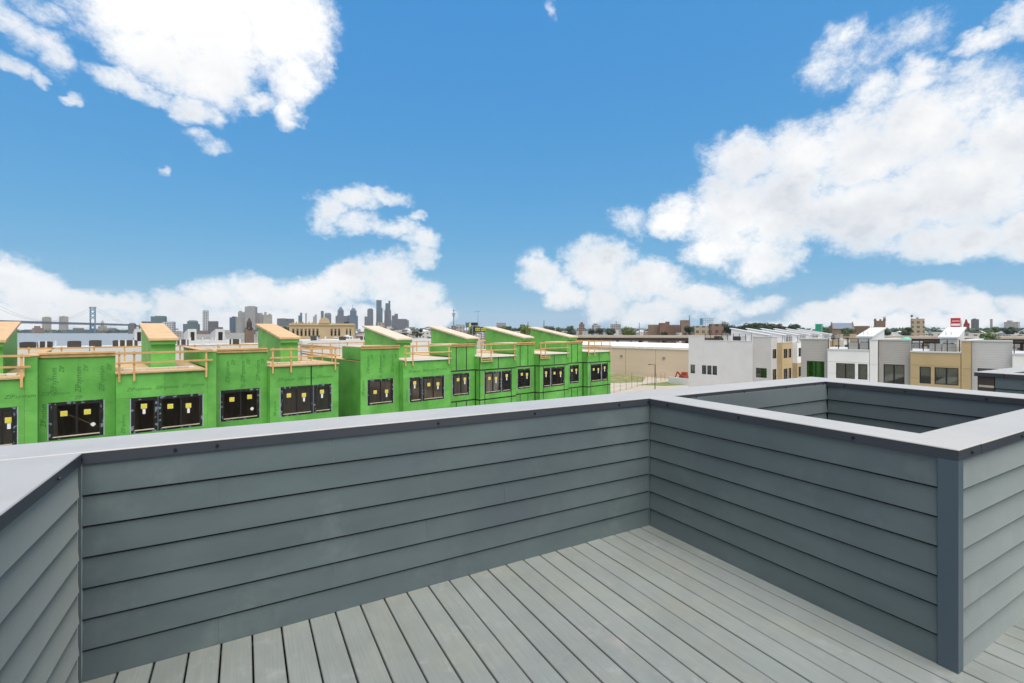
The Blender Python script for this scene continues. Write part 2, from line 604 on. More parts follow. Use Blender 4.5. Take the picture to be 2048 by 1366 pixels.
class MB:
    def __init__(s):
        s.v, s.f = [], []

    def add(s, vs_, fs):
        o = len(s.v)
        s.v += [tuple(p) for p in vs_]
        s.f += [tuple(i + o for i in q) for q in fs]
        return s

    def box(s, x0, x1, y0, y1, z0, z1):
        x0, x1 = min(x0, x1), max(x0, x1)
        y0, y1 = min(y0, y1), max(y0, y1)
        z0, z1 = min(z0, z1), max(z0, z1)
        return s.add([(x0, y0, z0), (x1, y0, z0), (x1, y1, z0), (x0, y1, z0), (x0, y0, z1), (x1, y0, z1), (x1, y1, z1), (x0, y1, z1)],
                     [(0, 3, 2, 1), (4, 5, 6, 7), (0, 1, 5, 4), (1, 2, 6, 5), (2, 3, 7, 6), (3, 0, 4, 7)])

    def prism(s, poly, d):
        """closed polygon (3-D points) swept by vector d"""
        n = len(poly)
        d = Vector(d)
        a = [Vector(p) for p in poly]
        b = [p + d for p in a]
        nrm = Vector((0, 0, 0))
        for i in range(n):
            nrm += a[i].cross(a[(i + 1) % n])
        flip = nrm.dot(d) > 0
        base = tuple(range(n))[::-1] if flip else tuple(range(n))
        top = tuple(range(n, 2 * n)) if flip else tuple(range(n, 2 * n))[::-1]
        fs = [base, top]
        for i in range(n):
            j = (i + 1) % n
            fs.append((i, j, n + j, n + i) if flip else (j, i, n + i, n + j))
        return s.add(a + b, fs)

    def bar(s, p, q, w, h=None, up=(0, 0, 1)):
        p, q = Vector(p), Vector(q)
        h = h or w
        d = (q - p)
        if d.length < 1e-6:
            return s
        dn = d.normalized()
        up = Vector(up)
        if abs(dn.dot(up)) > .98:
            up = Vector((0, 1, 0)) if abs(dn.y) < .9 else Vector((1, 0, 0))
        a = dn.cross(up).normalized()
        b = a.cross(dn).normalized()
        return s.prism([p - a * w / 2 - b * h / 2, p + a * w / 2 - b * h / 2, p + a * w / 2 + b * h / 2, p - a * w / 2 + b * h / 2], d)

    def cyl(s, p, q, r0, r1=None, n=8):
        p, q = Vector(p), Vector(q)
        r1 = r0 if r1 is None else r1
        dn = (q - p).normalized()
        up = Vector((0, 0, 1)) if abs(dn.z) < .9 else Vector((1, 0, 0))
        a = dn.cross(up).normalized()
        b = dn.cross(a)
        vs_ = []
        for c, r in ((p, r0), (q, r1)):
            for i in range(n):
                t = 2 * math.pi * i / n
                vs_.append(c + a * math.cos(t) * r + b * math.sin(t) * r)
        fs = [tuple(range(n))[::-1], tuple(range(n, 2 * n))]
        for i in range(n):
            j = (i + 1) % n
            fs.append((i, j, n + j, n + i))
        return s.add(vs_, fs)

    def build(s, name, m, parent=None, kind=None, base=None):
        if base is None:
            base = parent['_b'] if parent is not None and '_b' in parent else (0, 0, 0)
        bx_, by_, bz_ = base
        me = bpy.data.meshes.new(name)
        me.from_pydata([(x - bx_, y - by_, z - bz_) for x, y, z in s.v], [], s.f)
        me.materials.append(MATS[m] if isinstance(m, str) else m)
        me.validate()
        me.update()
        o = bpy.data.objects.new(name, me)
        col.objects.link(o)
        if parent is not None:
            o.parent = parent
            o['_b'] = base
        if kind:
            o['kind'] = kind
        return o


def box(*a):
    return MB().box(*a)


def tag(o, label, cat, group=None):
    o['label'] = label
    o['category'] = cat
    if group:
        o['group'] = group
    return o


def thing(name, label, cat, base=(0, 0, 0), group=None, frame=None):
    """Empty at the thing's base; its parts are written in the frame's own coordinates"""
    o = bpy.data.objects.new(name, None)
    col.objects.link(o)
    o.empty_display_size = .3
    o['_b'] = tuple(base)
    if frame:
        o.location = frame['loc'] + frame['rot'] @ Vector(base)
        o.rotation_euler = (0, 0, frame['rz'])
    else:
        o.location = base
    return tag(o, label, cat, group)


def struct(name, mb, m, parent=None):
    return mb.build(name, m, parent, 'structure')


def copy_tree(o, loc, rz=None, label=None, parent=None):
    c = o.copy()
    col.objects.link(c)
    if parent is None:
        c.location = loc
        if rz is not None:
            c.rotation_euler = (0, 0, rz)
        if label:
            c['label'] = label
    else:
        c.parent = parent
    for ch in o.children:
        copy_tree(ch, None, parent=c)
    return c


_txt = {}


def text_mesh(body, size, shear=.25, space=1.0):
    key = (body, size)
    if key not in _txt:
        cu = bpy.data.curves.new('lettering', 'FONT')
        cu.body = body
        cu.size = size
        cu.shear = shear
        cu.space_character = space
        cu.resolution_u = 1
        cu.extrude = .0008
        cu.align_x = 'CENTER'
        cu.align_y = 'CENTER'
        to = bpy.data.objects.new('lettering', cu)
        col.objects.link(to)
        bpy.context.view_layer.update()
        me = bpy.data.meshes.new_from_object(to.evaluated_get(bpy.context.evaluated_depsgraph_get()))
        bpy.data.objects.remove(to)
        _txt[key] = me
    return _txt[key]


def lettering(body, size, m, parent, loc, rot):
    me = text_mesh(body, size)
    if not me.materials:
        me.materials.append(MATS[m])
    o = bpy.data.objects.new('lettering', me)
    col.objects.link(o)
    o.parent = parent
    b = parent['_b']
    o.location = (loc[0] - b[0], loc[1] - b[1], loc[2] - b[2])
    o.rotation_euler = rot
    return o


# ================================================================== SETTING
G = 7500
struct('ground', MB().add([(-G, -G, 0), (G, -G, 0), (G, G, 0), (-G, G, 0)], [(0, 1, 2, 3)]), 'ground')


def sheet(name, pts, z, m, kind='structure'):
    return MB().add([(p[0], p[1], z) for p in pts], [tuple(range(len(pts)))]).build(name, m, None, kind)


# river: near bank about 330 m out, far bank about 2 km
sheet('river_water', [at(-1400, 0, 330), at(300, 0, 330), at(290, 0, 900), at(262, 0, 2130), at(100, 0, 2130), at(-500, 0, 2000), at(-1800, 0, 1600)], .25, 'water')
sheet('far_shore', [at(-2200, 0, 1660), at(-500, 0, 2010), at(100, 0, 2140), at(262, 0, 2140), at(500, 0, 6000), at(-3000, 0, 6000)], .5, 'ground')
# streets of the grid: between our row and the shells, and the cross street in front of the finished row
sheet('road', [(-60, 18.5), (46, 18.5), (46, 26), (-60, 26)], .008, 'asphalt')
sheet('cross_road', [(46, -60), (52.5, -60), (52.5, 17), (74, 17), (74, 29), (71, 29), (71, 120), (46, 120)], .012, 'concrete_road')
struct('pavement', box(-60, 45.7, 26.1, 29.8, -.1, .13), 'pavement')
struct('kerb', box(-60, 45.9, 25.9, 26.09, -.1, .14), 'pavement')
struct('near_pavement', box(-60, 45.7, 15.5, 18.3, -.1, .13), 'pavement')
sheet('yard', [(70, 31), (74, 31), (74, 42), (111, 42), (111, 125), (70, 125)], .006, 'concrete_road')
gv = [at(u, 0, d)[:2] for u, d in ((1120, 140), (1240, 134), (1292, 126), (1285, 114), (1240, 112), (1120, 112))]
lv = [at(u, 0, d)[:2] for u, d in ((1275, 108), (1345, 116), (1377, 112), (1377, 108), (1330, 106))]
for nm, pts, m in (('grass_verge', gv, 'grass'), ('lawn', lv, 'grass_green')):
    o = sheet(nm, pts, .02 if nm == 'grass_verge' else .03, m, 'stuff')
    tag(o, 'dry yellow grass verge below the beige warehouse wall' if nm == 'grass_verge' else 'small green lawn beside the low white wall', 'grass')

# ================================================================== OUR ROOF DECK (frame turned against the street grid)
RZ = rad(-11.9)
from mathutils import Matrix
DZ = EYE - 1.665
DF = {'loc': Vector((0, 0, DZ)), 'rot': Matrix.Rotation(RZ, 3, 'Z'), 'rz': RZ}
YW, XL, XB, YB, ZT, ZF = 2.975, -.694, 3.035, .96, 1.09, 1.032     # wall faces, coping top, fascia bottom
XF, YO = 5.79, 3.30                                                 # far face of the well, outer edge of the coping

deck = bpy.data.objects.new('deck', None)
col.objects.link(deck)
deck['_b'] = (0, 0, 0)
deck.location = DF['loc']
deck.rotation_euler = (0, 0, RZ)
deck['kind'] = 'structure'
PITCH, GAP = .1439, .0088
y_near = -3.2
for k in range(-5, 42):
    xa = -.106 + PITCH * (k - 1) + GAP / 2
    xb = -.106 + PITCH * k - GAP / 2
    if xb < XL - .1 or xa > 6.6:
        continue
    ye = YW + .02 if xa < XB else YB + .02
    c = .0035
    dz = R.uniform(-.0012, .0012)
    m2 = MB().prism([(xa, y_near, -.025), (xb, y_near, -.025), (xb, y_near, -c + dz), (xb - c, y_near, dz), (xa + c, y_near, dz), (xa, y_near, -c + dz)], (0, ye - y_near, 0))
    m2.build('deck_board', 'deck_board', deck)
for j in range(16):
    yj = y_near + .1 + j * .4
    if yj < YW:
        box(XL, XB if yj > YB else 6.5, yj, yj + .04, -.13, -.0265).build('joist', 'joist', deck)
box(XL - .1, 6.6, y_near, YW + .1, -.2, -.14).build('underlay', 'joist', deck)

# body of the house under the deck
hb = thing('own_townhouse', 'charcoal-sided townhouse block carrying the roof deck and its grey parapets', 'house', (2, -2, -DZ), frame=DF)
box(-3.25, 6.12, -9, 3.26, -DZ, -.21).build('wall', 'siding', hb)


def plank_wall(th, axis, face, a0, a1, sgn, courses=7, joints={}, top=ZF, mname='siding'):
    """lap siding: one plank per course (split at the joints); axis 'x': runs along x at y=face, sgn = outward side"""
    ch = top / 7
    for i in range(courses):
        zb = top - (i + 1) * ch
        zt = zb + ch - .013
        if i == 0:
            zt = top + .02
        cuts = [a0] + sorted(joints.get(i, [])) + [a1]
        for j in range(len(cuts) - 1):
            p, q = cuts[j] + (.0006 if j else 0), cuts[j + 1] - (.0006 if j < len(cuts) - 2 else 0)
            prof = [(.000, zb), (.021, zb), (.021, zb + .004), (.0095, zt), (.000, zt)]
            w_ = R.uniform(-.0006, .0006)
            if axis == 'x':
                poly = [(p, face + sgn * (n + (w_ if n else 0)), z) for n, z in prof]
                MB().prism(poly, (q - p, 0, 0)).build('plank', mname, th)
            else:
                poly = [(face + sgn * (n + (w_ if n else 0)), p, z) for n, z in prof]
                MB().prism(poly, (0, q - p, 0)).build('plank', mname, th)


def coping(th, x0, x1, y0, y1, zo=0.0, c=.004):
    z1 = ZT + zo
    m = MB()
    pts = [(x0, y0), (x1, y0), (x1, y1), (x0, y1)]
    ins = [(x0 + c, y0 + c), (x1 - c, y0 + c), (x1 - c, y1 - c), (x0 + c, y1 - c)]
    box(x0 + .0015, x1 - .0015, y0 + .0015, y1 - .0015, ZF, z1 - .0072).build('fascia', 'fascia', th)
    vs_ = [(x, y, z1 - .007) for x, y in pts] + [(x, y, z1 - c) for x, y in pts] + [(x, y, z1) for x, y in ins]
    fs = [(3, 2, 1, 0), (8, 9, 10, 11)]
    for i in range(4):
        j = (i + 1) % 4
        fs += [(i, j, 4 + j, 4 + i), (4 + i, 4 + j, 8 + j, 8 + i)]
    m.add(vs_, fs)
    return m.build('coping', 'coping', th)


def screw(th, x, y, z, d):
    d = Vector(d)
    p = Vector((x, y, z))
    m = MB().cyl(p, p + d * .004, .0085, .0085, 6)
    m.cyl(p + d * .004, p + d * .009, .0048, .0042, 6)
    m.build('screw', 'screw', th)


def dpx(u, top=True):
    """x on the back wall's face for a column of the frame"""
    t = rad(60.55)
    k = (u - U0) / F_PX
    return YW / (-k * math.cos(t) + math.sin(t)) * (k * math.sin(t) + math.cos(t))


def dpy(u, X):
    t = rad(60.55)
    k = (u - U0) / F_PX
    return X / (k * math.sin(t) + math.cos(t)) * (-k * math.cos(t) + math.sin(t))


FO = .026   # fascia stands this far in front of the wall face
# back wall
bw = thing('parapet', 'long dark grey lap-sided parapet across the back of the deck', 'wall', (2.5, 3.1, 0), frame=DF)
box(-3.2, XF + .33, YW, YO - .02, -.2, ZF - .002).build('core', 'siding_back', bw)
plank_wall(bw, 'x', YW, XL + .024, XB - .02, -1, joints={0: [.463], 1: [-.118], 2: [2.191], 3: [1.609], 4: [1.034], 5: [.459], 6: [-.12]})
plank_wall(bw, 'x', YW - .025, XB + .262, XF - .02, -1, courses=7, joints={0: [4.3], 2: [4.9]})
box(XB + .262, XF + .002, YW - .025, YW + .002, -.2, ZF - .002).build('core', 'siding_back', bw)
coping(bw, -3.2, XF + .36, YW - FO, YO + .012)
for u in (165, 352, 435, 874, 1066, 1234, 1292):
    screw(bw, dpx(u), YW - FO, ZT - .034, (0, -1, 0))
for x in (3.6, 4.3, 5.0, 5.55, 5.72):
    screw(bw, x, YW - FO, ZT - .034, (0, -1, 0))
box(XB - .022, XB - .002, YW - .022, YW, 0, ZF).build('corner_bead', 'siding', bw)
box(XL + .004, XL + .024, YW - .024, YW, 0, ZF).build('corner_bead', 'siding', bw)
# left wall
lw = thing('parapet', 'short grey lap-sided parapet meeting the long wall at the river side', 'wall', (XL - .15, 1, 0), frame=DF)
box(XL - .3, XL, y_near, YW - .002, -.2, ZF - .002).build('core', 'siding_back', lw)
plank_wall(lw, 'y', XL, y_near, YW - .05, 1)
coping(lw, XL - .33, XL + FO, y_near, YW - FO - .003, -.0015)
box(XL, XL + .012, YW - .05, YW - .026, 0, ZF).build('corner_bead', 'siding', lw)
for y in (2.62, 1.98, 1.2, .4):
    screw(lw, XL + FO, y, ZT - .034, (1, 0, 0))
# wall of the well facing the deck
fw = thing('parapet', 'grey lap-sided low wall between the deck and the open well', 'wall', (XB + .13, 2, 0), frame=DF)
box(XB, XB + .24, YB, YW - .028, -.2, ZF - .002).build('core', 'siding_back', fw)
plank_wall(fw, 'y', XB, YB + .058, YW - .03, -1)
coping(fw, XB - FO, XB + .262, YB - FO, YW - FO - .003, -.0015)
box(XB - .0245, XB - .0005, YB - .0245, YB + .055, -.005, ZF - .001).build('corner_trim', 'trim', fw)
box(XB - .0004, XB + .035, YB - .0243, YB - .0005, -.005, ZF - .001).build('corner_trim', 'trim', fw)
for u in (1335, 1477, 1706):
    screw(fw, XB - FO, dpy(u, XB - FO), ZT - .034, (-1, 0, 0))
# near side of the well
sw = thing('parapet', 'dusty grey lap-sided side wall of the open well beyond the corner trim', 'wall', (4.5, YB + .1, 0), frame=DF)
box(XB + .242, XF + .33, YB, YB + .22, -.2, ZF - .002).build('core', 'siding_back', sw)
plank_wall(sw, 'x', YB, XB + .038, XF + .3, -1, joints={2: [4.7], 5: [4.2]})
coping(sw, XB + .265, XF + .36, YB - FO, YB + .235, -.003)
for x in (3.17, 3.9, 4.6):
    screw(sw, x, YB - FO, ZT - .034, (0, -1, 0))
# far side of the well
rw = thing('parapet', 'shaded lap-sided far wall inside the open well', 'wall', (XF + .15, 2, 0), frame=DF)
box(XF, XF + .31, YB + .222, YW - .028, -.2, ZF - .002).build('core', 'siding_back', rw)
plank_wall(rw, 'y', XF, YB + .23, YW - .048, -1)
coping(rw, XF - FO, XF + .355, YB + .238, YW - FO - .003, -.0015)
for y in (2.75, 2.2, 1.6):
    screw(rw, XF - FO, y, ZT - .034, (-1, 0, 0))
struct('well_floor', box(XB + .24, XF, YB + .22, YW - .03, -.2, -.15), 'membrane', None)
wf = bpy.data.objects['well_floor']
wf.location, wf.rotation_euler = DF['loc'], (0, 0, RZ)

# neighbour's parapet beyond the well
nb = thing('neighbour_parapet', 'separate green-grey lap-sided parapet corner standing beyond the well', 'wall', (9, 0, -DZ), frame=DF)
NX, NY = 8.86, 2.54
box(NX + .002, NX + 6, NY - 9, NY - .004, -DZ, -.3).build('wall', 'siding', nb)
box(NX, NX + .24, NY - 6, NY, -.29, ZF - .002).build('core', 'siding_back', nb)
box(NX + .242, NX + 6, NY - .25, NY - .001, -.29, ZF - .002).build('core', 'siding_back', nb)
plank_wall(nb, 'y', NX, NY - 6, NY - .17, -1)
coping(nb, NX - .03, NX + .27, NY - 6, NY - .263)
coping(nb, NX - .03, NX + 6, NY - .26, NY + .04, .0015)
for i in range(7):
    z0 = ZF - (i + 1) * .147
    box(NX - .012, NX - .001, NY - .16, NY - .002, z0 + .032, z0 + .147).build('unpainted_trim', 'girder_brown', nb)
    box(NX - .014, NX - .001, NY - .158, NY - .004, z0, z0 + .03).build('unpainted_trim', 'sill_bare', nb)

# ================================================================== GREEN SHELLS ACROSS THE STREET
YF, YT, YR = 30.6, 31.2, 42.0          # front of the low bays, front of the tall bays, rear
ZTER, ZTALL = 10.3, 11.22
WZ0, WZ1 = 7.2, 8.98                   # window heights


def panel_wall(par, axis, n, a0, a1, z0, z1, pw, ph, openings=(), m='green_sheathing', name='sheathing_panel', th=.02, sgn=1, joint=.006):
    """sheathing boards with open joints; axis 'x' = wall along x at y=n, 'y' = wall along y at x=n"""
    zs = [z1]
    while zs[-1] - ph > z0 + .3:
        zs.append(zs[-1] - ph)
    zs.append(z0)
    cnt = max(1, round((a1 - a0) / pw))
    out = []
    for r in range(len(zs) - 1):
        off = (r % 2) * .5 if cnt > 1 else 0
        cuts = [a0] + [a0 + (a1 - a0) * (i + off) / cnt for i in range(1 if not off else 0, cnt) if 0 < i + off < cnt] + [a1]
        for i in range(len(cuts) - 1):
            pa, pb, pz0, pz1 = cuts[i] + joint / 2, cuts[i + 1] - joint / 2, zs[r + 1] + joint / 2, zs[r] - joint / 2
            ax = sorted({pa, pb} | {x for o in openings for x in o[:2] if pa < x < pb})
            az_ = sorted({pz0, pz1} | {z for o in openings for z in o[2:] if pz0 < z < pz1})
            mb = MB()
            for j in range(len(ax) - 1):
                for k in range(len(az_) - 1):
                    cx, cz = (ax[j] + ax[j + 1]) / 2, (az_[k] + az_[k + 1]) / 2
                    if any(o[0] < cx < o[1] and o[2] < cz < o[3] for o in openings):
                        continue
                    if axis == 'x':
                        mb.box(ax[j], ax[j + 1], n, n + sgn * th, az_[k], az_[k + 1])
                    else:
                        mb.box(n, n + sgn * th, ax[j], ax[j + 1], az_[k], az_[k + 1])
            if mb.v:
                out.append(mb.build(name, m, par))
    return out


def shell_window(un, x0, x1, y, sashes, tag_z, label_on=(), brace=False, patch=None):
    """x0..x1 = outer edge of the flashing tape; returns the opening"""
    t = .11
    a, b, c, d = x0 + t, x1 - t, WZ0 + t, WZ1 - t
    fr = MB()
    w_ = .055
    yo, yi = y - .02, y + .07
    fr.box(a, a + w_, yo, yi, c, d).box(b - w_, b, yo, yi, c, d).box(a + w_, b - w_, yo, yi, d - w_, d).box(a + w_, b - w_, yo, yi, c, c + w_)
    cuts = [a + w_ + (b - a - 2 * w_) * i / sashes for i in range(sashes + 1)]
    for i in range(1, sashes):
        fr.box(cuts[i] - .035, cuts[i] + .035, yo + .005, yi, c + w_, d - w_)
    wn = fr.build('window', 'frame_dark', un)
    for i in range(sashes):
        box(cuts[i] + (.035 if i else 0), cuts[i + 1] - (.035 if i < sashes - 1 else 0), y + .02, y + .028, c + w_, d - w_).build('pane', 'glass_shell', wn)
        mid = (cuts[i] + cuts[i + 1]) / 2 + R.uniform(-.08, .08)
        sz = .125
        zt = tag_z + R.uniform(-.04, .04)
        box(mid - sz, mid + sz, y + .016, y + .019, zt - sz, zt + sz).build('sticker', 'sticker_edge', wn)
        el_ = [(mid + math.cos(q / 12 * 2 * math.pi) * sz * .93, y + .012, zt + math.sin(q / 12 * 2 * math.pi) * sz * .72) for q in range(12)]
        MB().prism(el_, (0, .0035, 0)).build('sticker_print', 'sticker_yellow', wn)
        if i in label_on:
            box(mid - .055, mid + .06, y + .016, y + .019, zt - sz - .27, zt - sz - .02).build('paper_label', 'paper', wn)
    if patch:
        px_, pz_ = a + (b - a) * patch[0], c + (d - c) * patch[1]
        MB().box(px_ - .09, px_ + .09, y + .014, y + .018, pz_ - .05, pz_ + .05).box(px_ - .045, px_ + .045, y + .0125, y + .0138, pz_ - .1, pz_ + .09).build('paper_label', 'paper', wn)
    yt = y - .004
    for q in ((x0, x1, d, WZ1), (x0, x1, WZ0, c), (x0, a, c, d), (b, x1, c, d)):
        box(q[0], q[1], yt, y - .0006, q[2], q[3]).build('flashing_tape', 'flashing_tape', wn)
    for q in ((x0 - .035, x0 - .002), (x1 + .002, x1 + .035)):
        box(q[0], q[1], yt, y - .0006, WZ0, WZ1 - .03).build('flange', 'flange', wn)
    box(a + .03, b - .03, yo - .035, yo - .002, c + .005, c + .05).build('sill', 'sill_bare', wn)
    if brace:
        MB().bar((a + .2, y + .25, d - .3), (b - .1, y + .25, c + .3), .05, .13, (0, 1, 0)).build('timber_brace', 'lumber', wn)
    return (a, b, c, d)


def guard(un, x0, x1, y, z, posts, low=.45, axis='x'):
    for p in posts:
        if axis == 'x':
            box(p - .045, p + .045, y - .045, y - .003, z - low, z + 1.06).build('guard_post', 'lumber', un)
        else:
            box(y + .003, y + .045, p - .045, p + .045, z - low, z + 1.06).build('guard_post', 'lumber', un)
    for dz, h in ((.98, .1), (.48, .09)):
        tl = R.uniform(-.02, .02)
        if axis == 'x':
            MB().bar((x0, y - .066, z + dz + tl), (x1, y - .066, z + dz - tl), .036, h).build('guard_rail', 'lumber', un)
        else:
            MB().bar((y + .066, x0, z + dz + tl), (y + .066, x1, z + dz - tl), .036, h).build('guard_rail', 'lumber', un)


def penthouse(un, x0, x1, y0, y1, z0, zf, zb, wm, rm, door=None):
    body = MB().prism([(x0, y0, z0), (x0, y1, z0), (x0, y1, zb), (x0, y0, zf)], (x1 - x0, 0, 0)).build('penthouse', wm, un)
    o = .12
    sl = (zb - zf) / (y1 - y0)
    MB().prism([(x0 - o, y0 - .28, zf - sl * .28 + .03), (x0 - o, y1 + .25, zb + sl * .25 + .03), (x0 - o, y1 + .25, zb + sl * .25 + .15), (x0 - o, y0 - .28, zf - sl * .28 + .15)],
               (x1 - x0 + 2 * o, 0, 0)).build('penthouse_roof', rm, body)
    box(x0 - .03, x1 + .03, y0 - .2, y0 - .004, zf - sl * .2 - .2, zf - sl * .2 + .02).build('fascia_board', wm, body)
    return body


GRP = 'green-sheathed townhouse shells across the street'
SH = [  # tall left, tall right, low left, low right (frame columns), low windows [(u0,u1,sashes)], tall window, penthouse columns, style
    dict(lab='green-sheathed townhouse shell on the river side of the braced-window shell', t=(-170, -100), l=(-100, 75), lw=[(-80, -32, 1), (-30, 34, 2)], tw=(-160, -112), ph=(-42, 6), pier=1, taped=0, pale=0),
    dict(lab='green-sheathed townhouse shell with a diagonal timber brace behind its window', t=(75, 232), l=(232, 433), lw=[(262, 315, 1), (317, 405, 2)], tw=(97, 207), ph=(302, 351), pier=1, taped=0, pale=0, brace=1),
    dict(lab='green-sheathed townhouse shell at the alley, bordering the braced-window shell', t=(433, 540), l=(540, 677), lw=[(561, 626, 2), (627.5, 663, 1)], tw=(441.5, 519), ph=(561, 596), pier=0, taped=1, pale=0),
    dict(lab='green-sheathed townhouse shell showing its bare side wall to the alley', t=(721, 803), l=(806.5, 901.7), lw=[(819, 843.7, 1), (844.8, 888.4, 2)], tw=(735, 786.6), ph=(792, 821), pier=0, taped=0, pale=1),
    dict(lab='green black-taped townhouse shell adjoining the bare-sided alley shell', t=(901.7, 955), l=(958.8, 1032), lw=[(969, 1002.5, 2), (1003.5, 1022, 1)], tw=(905, 938.8), ph=(932, 953), pier=0, taped=2, pale=1),
    dict(lab='green black-taped townhouse shell, second from the warehouse end of its row', t=(1032, 1074), l=(1078, 1137), lw=[(1086, 1101, 1), (1102, 1128, 2)], tw=(1035, 1060.7), ph=(1045, 1063), pier=0, taped=2, pale=1),
    dict(lab='green black-taped townhouse shell at the row end beside the beige warehouse', t=(1137, 1170), l=(1174, 1221), lw=[(1181, 1202.5, 2), (1203.5, 1215, 1)], tw=(1139, 1157.7), ph=(1136, 1151), pier=0, taped=2, pale=1),
]
for iu, S in enumerate(SH):
    tx0, tx1 = onY(S['t'][0], YT), onY(S['l'][0], YF)
    lx0, lx1 = tx1, onY(S['l'][1], YF)
    un = thing('townhouse_shell', S['lab'], 'building', ((tx0 + lx1) / 2, 36, 0), GRP)
    ply = 'plywood_pale' if S['pale'] else 'plywood'
    ops = []
    for q, (u0, u1, ns) in enumerate(S['lw']):
        ops.append(shell_window(un, onY(u0, YF), onY(u1, YF), YF, ns, 8.42 - .02 * q + (.12 if ns == 1 else 0), label_on=(ns - 1,)))
    opt = [shell_window(un, onY(S['tw'][0], YT), onY(S['tw'][1], YT), YT, 2, 8.45 if iu != 3 else 8.05, label_on=(1,) if iu > 2 else (), brace=bool(S.get('brace')), patch=(.84, .3) if iu in (1, 2) else None)]
    fp = panel_wall(un, 'x', YF, lx0, lx1 - (.42 if S['pier'] else 0), .1, ZTER - .08, 2.1, 1.22, ops)
    tp = panel_wall(un, 'x', YT, tx0 + .002, tx1 - .002, .1, ZTALL, 1.3, 2.44, opt)
    if S['pier']:
        panel_wall(un, 'x', YF, lx1 - .42, lx1, .1, ZTALL, 1.3, 2.44, ())
        panel_wall(un, 'y', lx1, YF + .021, 40, ZTER, ZTALL, 2.4, 1.22, (), sgn=-1)
        panel_wall(un, 'y', lx1 - .42, YF + .021, 40, ZTER + .06, ZTALL, 2.4, 1.22, (), sgn=1)
        box(lx1 - .47, lx1 + .04, YF - .03, 40.1, ZTALL + .003, ZTALL + .05).build('parapet_cap', ply, un)
    panel_wall(un, 'y', lx0, YF + .021, YT, .1, ZTER - .08, 2.4, 2.44, (), sgn=1)
    panel_wall(un, 'y', lx1, YF + .021, YT - .002 if iu not in (2, 6) else YR - .02, .1, ZTER - .09, 2.4, 2.44, (), sgn=-1)
    # tall bay block above the terrace level
    panel_wall(un, 'y', tx1 - .004, YT + .021, 34.4, ZTER + .05, ZTALL, 2.4, 1.22, (), sgn=-1)
    panel_wall(un, 'y', tx0 + .003, YT + .021, YR - .02 if iu == 3 else 34.4, .1 if iu == 3 else ZTER + .05, ZTALL if iu != 3 else ZTER - .09, 2.4, 2.44, (), sgn=1)
    if iu == 3:
        panel_wall(un, 'y', tx0 + .003, YT + .021, 34.4, ZTER + .05, ZTALL, 2.4, 1.22, (), sgn=1)
    panel_wall(un, 'x', 34.4, tx0, tx1, ZTER + .05, ZTALL, 2.4, 1.22, (), sgn=-1)
    box(tx0 - .0, tx1 + .02, YT - .05, 34.45, ZTALL + .003, ZTALL + .06).build('roof_plate', ply, un)
    box(tx0 + .01, tx1 + .01, YT - .07, YT - .005, ZTALL - .1, ZTALL + .07).build('edge_lumber', 'lumber', un)
    # terrace
    box(lx0 - .02, lx1 + (.02 if not S['pier'] else -.43), YF - .1, YR, ZTER - .07, ZTER).build('terrace_deck', ply, un)
    box(tx0, lx0 - .03, YT + .03, YR, ZTER - .07, ZTER - .002).build('roof_deck', 'plywood', un)
    if not S['pale']:
        box(lx0 + .3, lx1 - .8, YF + 1.5, YF + 2.2, ZTER + .002, ZTER + .06).build('membrane_strip', 'membrane', un)
        for q in range(6):
            xx = lx0 + .3 + (lx1 - lx0 - 1.4) * q / 6
            box(xx, xx + (lx1 - lx0 - 1.4) / 6 - .03, YF + 1.25, YF + 1.45, ZTER + .002, ZTER + .09).build('insulation_board', 'sill_bare', un)
    else:
        box(lx0 + .2, lx1 - .2, YF - .11, YF - .101, ZTER - .1, ZTER + .01).build('edge_strip', 'paper', un)
    # inside: back partition, floors, party walls, rear wall
    it = MB().box(tx0 + .03, lx1 - .03, YF + 3.6, YF + 3.7, .1, ZTER - .1)
    it.box(tx0 + .03, lx1 - .03, YT + .1, YF + 3.55, 6.2, 6.4).box(tx0 + .03, lx1 - .03, YT + .1, YF + 3.55, 9.4, 9.6)
    it.box(tx0 + .026, tx0 + .1, YT + .03, YR - .1, .1, ZTER - .12)
    it.box(tx0 + .1, lx1 - .03, YR - .06, YR - .03, .1, ZTER - .12)
    it.build('framing', 'interior_wood', un)
    st = MB()
    nst = int((lx1 - tx0) / .6)
    for q in range(nst):
        st.box(tx0 + .3 + q * .6, tx0 + .34 + q * .6, YF + 3.48, YF + 3.595, 6.41, 9.39)
    st.build('studs', 'lumber', un, 'stuff')
    panel_wall(un, 'x', YR, tx0, lx1, .1, ZTER - .09, 2.4, 2.44, (), sgn=-1)
    # guards
    pp = [lx0 + .12, lx0 + .7 if iu % 2 else lx0 + (lx1 - lx0) * .28, lx1 - (.5 if S['pier'] else .25)]
    guard(un, lx0 - .05, lx1 - (.2 if S['pier'] else .05), YF - .1, ZTER, pp)
    MB().bar((tx0, YT - .1, ZTALL + .09), (tx1, YT - .1, ZTALL + .1), .036, .09).build('guard_rail', 'lumber', un)
    nb_ = 4
    guard(un, tx0, lx1, YR, ZTER, [tx0 + .4 + (lx1 - tx0 - .8) * q / nb_ for q in range(nb_ + 1)], low=.1)
    if iu in (2, 6):
        guard(un, YF - .1, YR - 3, lx1, ZTER, [YF + 1.2, YF + 3, YF + 5], axis='y')
        guard(un, YF - .1, YF + 4, lx1 - 1.1, ZTER, [YF + 2, YF + 4], axis='y', low=.0)
    if iu in (4, 5):
        for dz in (-.25, -.42):
            MB().bar((lx0 + .05, YF - .13, ZTER + dz), (lx0 + 1.3, YF - .13, ZTER + dz), .036, .08).build('guard_rail', 'lumber', un)
    # penthouse
    px0, px1 = onY(S['ph'][0], 33), onY(S['ph'][1], 33)
